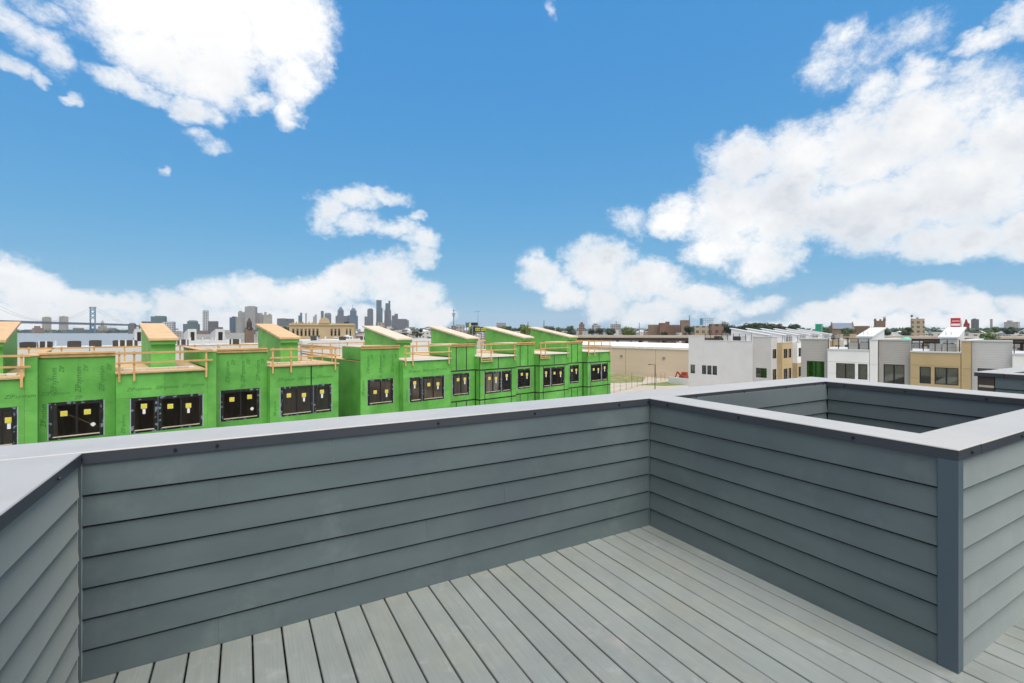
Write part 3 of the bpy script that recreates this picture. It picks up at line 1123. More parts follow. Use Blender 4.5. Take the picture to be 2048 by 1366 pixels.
    penthouse(un, px0, px1, 33, 38.6 if iu != 1 else 40.2, ZTER + .002, 11.85 if iu < 3 else 11.68, 12.72 if iu < 3 else 12.62, 'green_sheathing', ply)
    # seam tape
    def tape(x0, x1, z0, z1, y):
        box(x0, x1, y - .0045, y - .0008, z0, z1).build('seam_tape', 'seam_tape', un)
    if S['taped']:
        xs_l = [lx0 + (lx1 - lx0) * .58] if S['taped'] == 1 else [lx0 + (lx1 - lx0) * .5]
        for x in xs_l:
            tape(x - .04, x + .04, 9.0 if S['taped'] == 1 else 9.24, ZTER - .1, YF)
    if S['taped'] == 2:
        for z in (9.18, 6.75):
            tape(lx0 + .002, lx1 - .002, z - .05, z + .05, YF)
            tape(tx0 + .01, tx1 - .01, z - .05, z + .05, YT)
            box(lx0 - .004, lx0 - .0008, YF + .001, YT - .001, z - .05, z + .05).build('seam_tape', 'seam_tape', un)
        for x in (lx0 + .003, onY(S['lw'][0][0], YF), onY(S['lw'][1][1], YF)):
            tape(x, x + .07, 5.5, 9.12, YF)
        tape(lx0 + .003, lx0 + .07, 9.24, ZTER - .1, YF)
        for k in (.2, .62):
            x = tx0 + (tx1 - tx0) * k
            tape(x, x + .08, 9.24, ZTALL - .12, YT)
            tape(x, x + .08, 5.5, 6.69, YT)
        box(lx0 - .004, lx0 - .0008, YT - .14, YT - .03, 5.5, 9.12).build('seam_tape', 'seam_tape', un)
    # printing on the boards
    if iu < 4:
        hz = (math.pi / 2, 0, 0)
        up = (math.pi / 2, -math.pi / 2, 0)
        for k in range(3):
            lettering('ZIPsystem', .24, 'print_green', un, (lx0 + .9 + k * 1.15, YF - .002, 9.42 + .02 * k), hz)
        lettering('ZIP', .2, 'print_green', un, (lx0 + 3.0, YF - .002, ZTER - .18), hz)
        for k in range(3):
            xk = tx0 + .55 + k * (tx1 - tx0 - .9) / 2.2
            lettering('ZIPsystem', .3, 'print_green', un, (xk, YT - .002, 10.0), up)
            lettering('ZIP', .24, 'print_green', un, (xk + .28, YT - .002, 10.55), up)
        lettering('ZIPsystem', .26, 'print_green', un, (tx0 + .2, YT - .002, 8.4), up)
        lettering('ZIPsystem', .22, 'print_green', un, (lx0 + .28, YF - .002, 7.7), up)
        lettering('ZIP', .22, 'print_green', un, (tx0 + (tx1 - tx0) * .5, YT - .002, 9.14), hz)

# ================================================================== FINISHED ROW ON THE CROSS STREET (fronts face -x)
XR = 55.0
RT, RH, RW0, RW1 = 10.48, 11.5, 7.75, 9.22


def house_window(par, axis, n, a0, a1, z0, z1, panes=2, drape_or_refl=None):
    """framed window set back in a wall along y at x=n (axis 'y') or along x at y=n"""
    def bx_(m, p0, p1, q0, q1, r0, r1):
        if axis == 'y':
            m.box(n + p0, n + p1, q0, q1, r0, r1)
        else:
            m.box(q0, q1, n + p0, n + p1, r0, r1)
        return m
    w_ = .06
    fr = MB()
    for q in ((a0, a0 + w_, z0, z1), (a1 - w_, a1, z0, z1), (a0 + w_, a1 - w_, z1 - w_, z1), (a0 + w_, a1 - w_, z0, z0 + w_)):
        bx_(fr, .03, .14, *q)
    st = (a1 - a0) / panes
    for i in range(1, panes):
        bx_(fr, .035, .13, a0 + i * st - .05, a0 + i * st + .05, z0 + w_, z1 - w_)
    wn = fr.build('window', 'black_metal', par)
    for i in range(panes):
        bx_(MB(), .085, .095, a0 + i * st + w_, a0 + (i + 1) * st - w_, z0 + w_, z1 - w_).build('pane', 'glass_house', wn)
    bx_(MB(), .9, .95, a0 - .35, a1 + .35, z0 - .4, z1 + .4).build('room', 'room_dark', wn)
    if drape_or_refl:
        bx_(MB(), .5, .52, a0 + (a1 - a0) * .15, a0 + (a1 - a0) * .85, z0, z1).build('curtain_or_reflection', drape_or_refl, wn)  # also carries the painted green reflection in the corner house
    return (a0, a1, z0, z1)


def cable_rail(par, axis, n, a0, a1, z, posts=5, h=1.05):
    for i in range(posts):
        p = a0 + (a1 - a0) * i / (posts - 1)
        (box(n - .03, n + .03, p - .03, p + .03, z, z + h) if axis == 'y' else box(p - .03, p + .03, n - .03, n + .03, z, z + h)).build('rail_post', 'black_metal', par)
    for i in range(8):
        zz = z + .12 + i * (h - .15) / 7
        t = .03 if i == 7 else .014
        (MB().bar((n, a0, zz), (n, a1, zz), t) if axis == 'y' else MB().bar((a0, n, zz), (a1, n, zz), t)).build('rail_bar', 'black_metal', par)


def ac_unit(x, y, z, label, m='ac_case', s=.8, group='air conditioners on the finished roofs'):
    a = thing('air_conditioner', label, 'air conditioner', (x, y, z), group)
    box(x - s / 2, x + s / 2, y - s / 2, y + s / 2, z + .06, z + s * .95).build('casing', m, a)
    MB().cyl((x, y, z + s * .95), (x, y, z + s * .95 + .03), s * .38, s * .38, 12).build('fan_guard', 'ac_fan', a)
    box(x - s * .55, x + s * .55, y - s * .55, y + s * .55, z, z + .055).build('base_pad', 'pavement', a)
    return a


def R_unit(lab, g, c, gm, cm, gw, cws, ph, drape_or_refl=(None, None, None)):
    y1, yg, y0 = onX(g[0], XR), onX(g[1], XR), onX(c[1], XR)       # y falls towards the right
    un = thing('townhouse', lab, 'house', (XR + 6, (y1 + y0) / 2, 0), 'finished townhouses on the cross street')
    XC = XR - .35
    og = [house_window(un, 'y', XR, onX(gw[1], XR), onX(gw[0], XR), RW0 - .3, RW1 + .06, 2, drape_or_refl[0])]
    oc = [house_window(un, 'y', XC, onX(b, XC), onX(a, XC), RW0, RW1, n, drape_or_refl[1 + i]) for i, (a, b, n) in enumerate(cws)]
    panel_wall(un, 'y', XR, yg, y1, .1, RH, 20, 20, og, m=gm, name='siding_wall', th=.15)
    panel_wall(un, 'y', XC, y0 + .62, yg, .1, RT, 20, 1.15, oc, m=cm, name='cladding_panel', th=.15, joint=.02)
    panel_wall(un, 'y', XC, y0, y0 + .6, .1, RH, 20, 2.3, (), m=cm, name='cladding_panel', th=.15, joint=.02)
    box(XC + .152, XR + 11, y0 + .3, y0 + .6, .1, RH - .01).build('party_wall', cm, un)
    box(XC + .16, XR + .3, yg - .15, yg - .001, .1, RT - .01).build('return_wall', cm, un)
    box(XR + .3, XR + 11, y0 + .6, y1, RT - .25, RT - .02).build('roof', 'membrane', un)
    box(XC + .152, XR + .298, y0 + .61, yg - .16, RT - .25, RT - .02).build('roof', 'membrane', un)
    box(XR + .152, XR + 6, y1 - .17, y1 - .01, .1, RH - .02).build('side_wall', gm, un)
    box(XR + 10.8, XR + 11, y0 + .6, y1 - .18, .1, RT - .3).build('rear_wall', cm, un)
    box(XR - .06, XR + .25, yg + .001, y1 + .03, RH + .002, RH + .13).build('parapet_cap', 'cap_white', un)
    box(XR + .25, XR + 5.5, y1 - .2, y1 + .03, RH + .002, RH + .11).build('parapet_cap', 'cap_white', un)
    box(XC - .06, XC + .25, y0 + .6, yg - .001, RT + .002, RT + .12).build('parapet_cap', 'cap_white', un)
    box(XC - .05, XR + 11, y0 - .02, y0 + .598, RH + .002, RH + .1).build('parapet_cap', 'cap_white', un)
    cable_rail(un, 'y', XC + .1, y0 + .7, yg - .1, RT + .1)
    cable_rail(un, 'y', XR + 10.5, y0 + .7, y1 - .1, RT)
    if ph:
        pa, pb = onX(ph[1], 59), onX(ph[0], 59)
        body = MB().prism([(59, pa, RT - .02), (64.4, pa, RT - .02), (64.4, pa, 12.55), (59, pa, 11.72)], (0, pb - pa, 0)).build('penthouse', 'siding_white', un)
        sl = (12.55 - 11.72) / 5.4
        MB().prism([(58.7, pa - .12, 11.75 - sl * .3), (64.7, pa - .12, 12.58 + sl * .3), (64.7, pa - .12, 12.7 + sl * .3), (58.7, pa - .12, 11.87 - sl * .3)], (0, pb - pa + .24, 0)).build('penthouse_roof', 'cap_white', body)
        for q in (.4, .7):
            MB().cyl((59.6, pa + (pb - pa) * q, 11.8), (59.6, pa + (pb - pa) * q, 12.3), .04, .04, 6).build('vent_pipe', 'cap_white', body)
        for q in (.3, .72):
            box(58.93, 58.998, pa + (pb - pa) * q - .1, pa + (pb - pa) * q + .1, 11.0, 11.25).build('wall_lamp', 'black_metal', body)
    return un


# walls hollow behind the panels, so nothing but the rooms shows through the glass
def R_all():
    R_unit('townhouse with grey siding, white cladding and window with painted green reflection at the corner', (1602, 1657), (1657, 1757), 'siding_grey', 'panel_white', (1613.6, 1648.8), [(1672, 1709.7, 2), (1716, 1735, 1)], (1716, 1744), ('green_reflection', None, 'curtain_or_reflection'))
    R_unit('townhouse with beige cladding and grey siding, mint parasol above', (1757, 1822), (1822, 1943), 'siding_grey', 'panel_beige', (1767, 1809), [(1839, 1861.6, 1), (1869, 1917, 2)], (1880, 1914.7), (None, None, 'curtain_or_reflection'))
    R_unit('townhouse with grey siding and white cladding on the far side of the beige one', (1943, 2025), (2025, 2170), 'siding_lightgrey', 'panel_white', (1955, 2008), [(2045, 2075, 1), (2085, 2140, 2)], None)


R_all()
for u, X_, lab in ((1708, 57, 'grey air conditioner behind the rail of the white-clad corner house, on its street half'), (1732, 57.4, 'grey air conditioner beside the penthouse of the white-clad corner house'),
                   (1872, 57, 'grey air conditioner to the side of the beige house penthouse'), (1900, 57, 'grey air conditioner in front of the beige house penthouse')):
    ac_unit(X_, onX(u, X_), RT - .02, lab)
# mint parasol on the grey parapet side of the beige house
pu = thing('parasol', 'mint green round parasol open on the beige house roof', 'parasol', (58, onX(1812, 58), RT - .02))
pz, pyy = 11.42, onX(1812, 58)
mb = MB()
prof = [(0, .36), (.14, .34), (.3, .26), (.42, .12), (.47, 0)]
n = 16
for (r, z) in prof:
    for i in range(n):
        a = 2 * math.pi * i / n
        mb.v.append((58 + r * math.cos(a), pyy + r * math.sin(a), pz + z))
for k in range(len(prof) - 1):
    for i in range(n):
        j = (i + 1) % n
        mb.f.append((k * n + i, (k + 1) * n + i, (k + 1) * n + j, k * n + j))
mb.build('canopy', 'teal_canvas', pu)
MB().cyl((58, pyy, RT - .02), (58, pyy, pz + .35), .025, .025, 8).build('pole', 'black_metal', pu)
MB().cyl((58, pyy, RT - .02), (58, pyy, RT + .08), .28, .25, 12).build('base', 'ac_dark', pu)

# ------------------------------------------------------------------ white corner block further along the street
XA = 75.0
ya0, ya1, ya2, yaf = onX(1377, XA), onX(1408, XA), onX(1504, XA), onX(1541, XA)
ba = thing('townhouse', 'white corner townhouse with a blank end wall and three small windows', 'house', (80, 33, 0), 'white and grey row along the street')
ow = [house_window(ba, 'y', XA, onX(b, XA), onX(a, XA), 5.25, 6.7, 1) for a, b in ((1381, 1390), (1404, 1412.5), (1414.5, 1423), (1425, 1434))]
panel_wall(ba, 'y', XA, ya2, ya1, .1, 10.74, 20, 20, [o for o in ow], m='siding_white', name='siding_wall', th=.2)
panel_wall(ba, 'y', XA, ya1 + .001, ya0, .1, 11.5, 20, 20, [o for o in ow], m='siding_white', name='siding_wall', th=.2)
og = [house_window(ba, 'y', XA + .3, onX(1533.5, XA + .3), onX(1512, XA + .3), 5.3, 6.75, 2)]
panel_wall(ba, 'y', XA + .3, yaf, ya2, .1, 11.42, 20, 20, og, m='siding_lightgrey', name='siding_wall', th=.2)
box(XA - .05, XA + .3, ya2, ya1 - .002, 10.742, 10.84).build('parapet_cap', 'cap_white', ba)
box(XA - .05, XA + .3, ya1, ya0 + .05, 11.502, 11.6).build('parapet_cap', 'cap_white', ba)
box(XA + .25, XA + .6, yaf - .05, ya2 - .002, 11.422, 11.52).build('parapet_cap', 'cap_white', ba)
box(XA + .31, XA + 8, ya2 - .002, ya0, 10.4, 10.6).build('roof', 'membrane', ba)
box(XA + .51, XA + 2.3, yaf + .21, ya2 - .01, 11.0, 11.3).build('roof', 'membrane', ba)
box(XA + .01, XA + .29, ya2 + .002, ya2 + .15, .1, 10.7).build('return_wall', 'siding_white', ba)
box(XA + .2, XA + 8, ya0 - .2, ya0, .1, 10.38).build('rear_wall', 'siding_white', ba)
cable_rail(ba, 'y', XA + .15, ya2 + .1, ya1 - .1, 10.84, 9)
for q, u in enumerate((1436, 1455, 1474, 1490)):
    yy = onX(u, XA + 1.5)
    ac_unit(XA + 1.5, yy, 10.6, ('white' if q % 2 else 'dark') + ' rooftop condenser behind the railing of the white corner house, ' + ('street side' if q > 1 else 'rear side'), 'cap_white' if q % 2 else 'ac_dark', .9)
cols = [('siding_lightgrey', 'panel_beige', 'panel_beige'), ('siding_grey', 'panel_white', 'panel_beige'), ('siding_lightgrey', 'panel_beige', 'panel_white'), ('siding_grey', 'panel_white', 'panel_white'), ('siding_lightgrey', 'panel_beige', 'panel_beige'), ('siding_grey', 'panel_white', 'panel_beige')]
labs = ['beige and light grey townhouse next to the white corner house', 'white-topped townhouse with a beige ground storey, second from the corner house', 'beige and grey townhouse, third beyond the white corner house',
        'white and grey townhouse, fourth beyond the white corner house', 'beige and grey townhouse, fifth beyond the white corner house', 'white and grey townhouse at the far end of the white corner house row']
x = XA + .3
for i in range(6):
    gm, cm, lm = cols[i]
    ux0, ux1, ux2 = x, x + 2.3, x + 6.4
    un = thing('townhouse', labs[i], 'house', (x + 3, 33, 0), 'white and grey row along the street')
    YC = yaf - .72
    wz = ((8.2, 9.6), (5.0, 6.6))
    o1 = [house_window(un, 'x', yaf, ux0 + .5, ux1 - .3, a, b, 1) for a, b in wz]
    o2 = [house_window(un, 'x', YC, ux1 + .5, ux1 + 2.1, a, b, 2) for a, b in wz] + [house_window(un, 'x', YC, ux1 + 2.5, ux2 - .4, a, b, 1) for a, b in wz]
    panel_wall(un, 'x', yaf, ux0 + .005, ux1, .1, 11.42, 20, 20, o1, m=gm, name='siding_wall', th=.2)
    panel_wall(un, 'x', YC, ux1, ux2, 7.2, 10.55, 20, 20, o2, m=cm, name='cladding_panel', th=.2)
    panel_wall(un, 'x', YC, ux1, ux2, .1, 7.19, 20, 20, o2, m=lm, name='cladding_panel', th=.2)
    box(ux1, ux1 + .2, YC + .201, yaf, 7.2, 10.55).build('return_wall', cm, un)
    box(ux1, ux1 + .2, YC + .201, yaf, .1, 7.19).build('return_wall', lm, un)
    box(ux2 - .2, ux2, YC + .201, yaf + 12, .1, 10.5).build('party_wall', cm, un)
    box(ux0 + (2.1 if i == 0 else 0), ux2, yaf + .25 if i else ya2 + .01, yaf + 12, 10.2, 10.45).build('roof', 'membrane', un)
    box(ux1 + .21, ux2 - .21, YC + .21, yaf + .24, 10.2, 10.44).build('roof', 'membrane', un)
    box(ux0, ux1, yaf - .05, yaf + .25, 11.422, 11.5).build('parapet_cap', 'cap_white', un)
    box(ux1, ux2, YC - .05, YC + .25, 10.552, 10.65).build('parapet_cap', 'cap_white', un)
    for q in range(6):
        xx = ux1 + .3 + q * .7
        box(xx - .025, xx + .025, YC + .05, YC + .1, 10.65, 11.65).build('rail_post', 'black_metal', un)
    MB().bar((ux1 + .2, YC + .075, 11.63), (ux2 - .1, YC + .075, 11.63), .04).build('rail_bar', 'black_metal', un)
    penthouse(un, ux1 + 2.9, ux2 - .1, yaf + 2.5, yaf + 8.2, 10.45, 11.6, 12.62, 'siding_white', 'cap_white')
    x = ux2

# ================================================================== FINISHED WHITE ROWS BEHIND THE SHELLS
def white_row(Y, us, zr, lab, n_ac, seed, depth=10, ph=(), cat='building'):
    rr = random.Random(seed)
    for i in range(len(us) - 1):
        x0, x1 = onY(us[i], Y), onY(us[i + 1], Y)
        un = thing('white_townhouse', lab[i], 'house', ((x0 + x1) / 2, Y + depth / 2, 0), 'white flat-roofed rows behind the shells')
        box(x0, x1 - .05, Y, Y + depth, .1, zr - .3).build('wall', 'siding_white', un)
        box(x0 + .31, x1 - .36, Y + .31, Y + depth - .31, zr - .298, zr - .25).build('roof', 'membrane', un)
        for q in ((x0, x1 - .05, Y, Y + .3), (x0, x1 - .05, Y + depth - .3, Y + depth), (x0, x0 + .3, Y + .302, Y + depth - .302), (x1 - .35, x1 - .05, Y + .302, Y + depth - .302)):
            box(*q, zr - .298, zr + .1).build('parapet', 'cap_white', un)
        for k in range(3):
            xp = x0 + (x1 - x0) * rr.uniform(.15, .85)
            MB().cyl((xp, Y + 2, zr - .25), (xp, Y + 2, zr + .75), .07, .07, 6).build('vent_pipe', 'cap_white', un)
        if i in ph:
            xa, xb = x0 + (x1 - x0) * .3, x0 + (x1 - x0) * .62
            b_ = MB().prism([(xa, Y + 4, zr - .25), (xa, Y + depth - .4, zr - .25), (xa, Y + depth - .4, zr + 1.6), (xa, Y + 4, zr + 2.4)], (xb - xa, 0, 0)).build('penthouse', 'siding_lightgrey', un)
            box(xa + (xb - xa) * .3, xb - (xb - xa) * .25, Y + 3.93, Y + 3.998, zr - .2, zr + 1.8).build('door', 'frame_dark', b_)
        for k in range(n_ac):
            t = (k + rr.uniform(.15, .85)) / n_ac
            if rr.random() < .25:
                continue
            ac_unit(x0 + (x1 - x0) * t, Y + 1.2 + rr.uniform(-.3, depth - 3), zr - .25, 'dark condenser on ' + lab[i].split(',')[0], 'ac_dark', .95, 'dark condensers on the white rows')


white_row(56, [20, 180, 300], 10.75, ['nearer white flat roof beside the river, beyond the braced shell', 'nearer white flat roof beyond the terrace of the braced shell'], 3, 3)
white_row(58, [330, 440, 530, 600], 10.7, ['low white roof just past the braced shell', 'low white roof between two green penthouses', 'low white roof beyond the alley shell penthouse'], 3, 4)
white_row(112, [255, 310, 365, 420, 480], 10.3, ['farther pale house with a penthouse door beside the water', 'farther pale house with a penthouse door, second along its row', 'farther pale house with a penthouse door, third along its row', 'farther pale house near the roof tank tower'], 2, 5, ph=(0, 2, 3))
white_row(82, [605, 680, 760, 880], 10.6, ['long white roof below the tan deco building', 'long white roof past the alley', 'long white roof behind the bare-sided shell'], 2, 6, depth=14)

# ================================================================== WAREHOUSE, YARD AND HIGHWAY
wh = thing('warehouse', 'long beige windowless warehouse with a white roof edge', 'warehouse', (140, 70, 0))
box(111, 150, 50, 125, 0, 7.5).build('wall', 'warehouse', wh)
box(110.8, 150.2, 49.8, 125.2, 7.502, 8.05).build('roof_edge', 'warehouse_roof', wh)
for u in (1243, 1328):
    yy = onX(u, 111)
    box(110.8, 110.99, yy - .35, yy + .35, 5.0, 5.5).build('wall_lamp', 'steel_grey', wh)
for q in range(1, 8):
    box(110.985, 110.999, 50 + q * 9.4, 50.06 + q * 9.4, .1, 7.4).build('panel_joint', 'panel_joint', wh)
lp = thing('street_lamp', 'tall thin black street lamp before the beige warehouse', 'street lamp', (*at(1310, 0, 100).xy, 0))
p = at(1310, 0, 100)
MB().cyl((p.x, p.y, 0), (p.x, p.y, 5.2), .09, .06, 8).build('pole', 'black_metal', lp)
MB().bar((p.x, p.y, 5.15), (p.x - .7, p.y + .7, 5.25), .08).build('arm', 'black_metal', lp)
box(p.x - 1.1, p.x - .6, p.y + .6, p.y + 1.0, 5.18, 5.3).build('lamp_head', 'black_metal', lp)
fc = thing('wire_fence', 'black wire fence along the verge below the warehouse', 'fence', (*at(1255, 0, 92).xy, 0))
f0, f1 = at(1215, 0, 92), at(1330, 0, 118)
for q in range(12):
    t = q / 11
    x_, y_ = f0.x + (f1.x - f0.x) * t, f0.y + (f1.y - f0.y) * t
    MB().cyl((x_, y_, 0), (x_, y_, 2.0 if q != 4 else 3.4), .035, .035, 6).build('fence_post', 'black_metal', fc)
for z in (.2, 1.1, 2.15):
    MB().bar((f0.x, f0.y, z), (f1.x, f1.y, z), .015).build('fence_rail', 'black_metal', fc)
p = at(1358, 0, 112)
lw_ = thing('low_wall', 'low pale wall beside the white corner house', 'wall', (p.x, p.y, 0))
a_, b_ = at(1338, 0, 112), at(1400, 0, 104)
MB().bar((a_.x, a_.y, .75), (b_.x, b_.y, .75), .4, 1.5).build('body', 'cap_white', lw_)
p = at(1368, 0, 115)
ex = thing('digger', 'small red digger parked by the warehouse', 'digger', (p.x, p.y, 0))
box(p.x - 1.3, p.x + 1.3, p.y - .8, p.y + .8, .1, .6).build('track', 'black_metal', ex)
box(p.x - 1.1, p.x + .9, p.y - .7, p.y + .7, .62, 1.5).build('body', 'red_paint', ex)
box(p.x - .2, p.x + .7, p.y - .6, p.y + .6, 1.5, 2.3).build('cab', 'red_paint', ex)
MB().bar((p.x - 1, p.y, 1.3), (p.x - 2.4, p.y + .4, 2.5), .3).bar((p.x - 2.4, p.y + .4, 2.5), (p.x - 3.2, p.y + .6, .9), .25).build('arm', 'red_paint', ex)

hw = thing('elevated_highway', 'long elevated concrete highway on brown columns beyond the warehouse', 'bridge', (*at(1250, 0, 235).xy, 0))
h0, h1 = at(1000, 0, 262), at(2300, 0, 205)
hd = (h1 - h0).normalized()
hd.z = 0
MB().bar((h0.x, h0.y, 8.9), (h1.x, h1.y, 8.9), 16, .5).build('road_deck', 'highway_concrete', hw)
hn = Vector((-hd.y, hd.x, 0))
for s_ in (-8, 8):
    MB().bar((h0.x + hn.x * s_, h0.y + hn.y * s_, 9.5), (h1.x + hn.x * s_, h1.y + hn.y * s_, 9.5), .3, .8).build('barrier', 'highway_concrete', hw)
for s_ in (-7.2, -3.5, 0, 3.5, 7.2):
    MB().bar((h0.x + hn.x * s_, h0.y + hn.y * s_, 7.9), (h1.x + hn.x * s_, h1.y + hn.y * s_, 7.9), .5, 1.5).build('girder', 'girder_brown', hw)
L_ = (h1 - h0).length
for q in range(int(L_ / 12)):
    c_ = h0 + hd * (q * 12 + 4)
    MB().bar((c_.x - hn.x * 8, c_.y - hn.y * 8, 6.7), (c_.x + hn.x * 8, c_.y + hn.y * 8, 6.7), 1.0, .8).build('pier_cap', 'girder_brown', hw)
    for s_ in (-6, 0, 6):
        box(c_.x + hn.x * s_ - .5, c_.x + hn.x * s_ + .5, c_.y + hn.y * s_ - .5, c_.y + hn.y * s_ + .5, 0, 6.29).build('column', 'girder_brown', hw)

# ================================================================== FAR CITY
def far_frame(u, D, turn):
    p = at(u, 0, D)
    rz = math.atan2(-p.x, p.y) + turn
    return p, rz


def fblock(name, label, cat, u0, u1, vt, D, m, tiers=None, turn=.3, dep=.7, group=None, extra=None, zb=0.0, cap=None):
    """far building at its real distance: footprint turned against the view, tiers = [(x0,x1,vtop,y0,y1)] in fractions of the width"""
    u = (u0 + u1) / 2
    p, rz = far_frame(u, D, turn)
    W = (u1 - u0) / F_PX * D * math.cos(math.atan((u - U0) / F_PX))
    w_ = W / (math.cos(turn) + dep * abs(math.sin(turn)))
    dd = w_ * dep
    zt = lambda v: EYE - (v - HOR) / F_PX * D
    un = thing(name, label, cat, (p.x, p.y, zb), group)
    un['_b'] = (0, 0, 0)
    un.rotation_euler = (0, 0, rz)
    top0 = 0
    for i, t in enumerate(tiers or [(0, 1, vt, 0, 1)]):
        a, b, v, c, d = (list(t) + [0, 1])[:5]
        e = .003 * i * w_
        mb_ = MB()
        z1 = zt(v) - zb
        z0 = 0
        if len(t) > 5:
            tp = t[5]
            x0_, x1_, y0_, y1_ = (a - .5) * w_, (b - .5) * w_, (c - .5) * dd, (d - .5) * dd
            xm, ym = (x0_ + x1_) / 2, (y0_ + y1_) / 2
            zs = zt(t[6]) - zb
            mb_.box(x0_, x1_, y0_, y1_, z0, zs)
            q = [(x0_, y0_), (x1_, y0_), (x1_, y1_), (x0_, y1_)]
            r_ = [(xm + (x - xm) * tp, ym + (y - ym) * tp) for x, y in q]
            mb_.add([(x, y, zs) for x, y in q] + [(x, y, z1) for x, y in r_], [(4, 5, 6, 7), (0, 1, 5, 4), (1, 2, 6, 5), (2, 3, 7, 6), (3, 0, 4, 7)])
        else:
            mb_.box((a - .5) * w_ + e, (b - .5) * w_ - e, (c - .5) * dd + e, (d - .5) * dd - e, z0, z1)
        mb_.build('tower' if i else 'wall', m if isinstance(m, str) else m[min(i, len(m) - 1)], un)
        top0 = max(top0, z1)
    if cap:
        box(-w_ * .2, w_ * .22, -dd * .2, dd * .2, top0, top0 + cap).build('roof_plant', 'steel_grey', un)
    return un, w_, dd


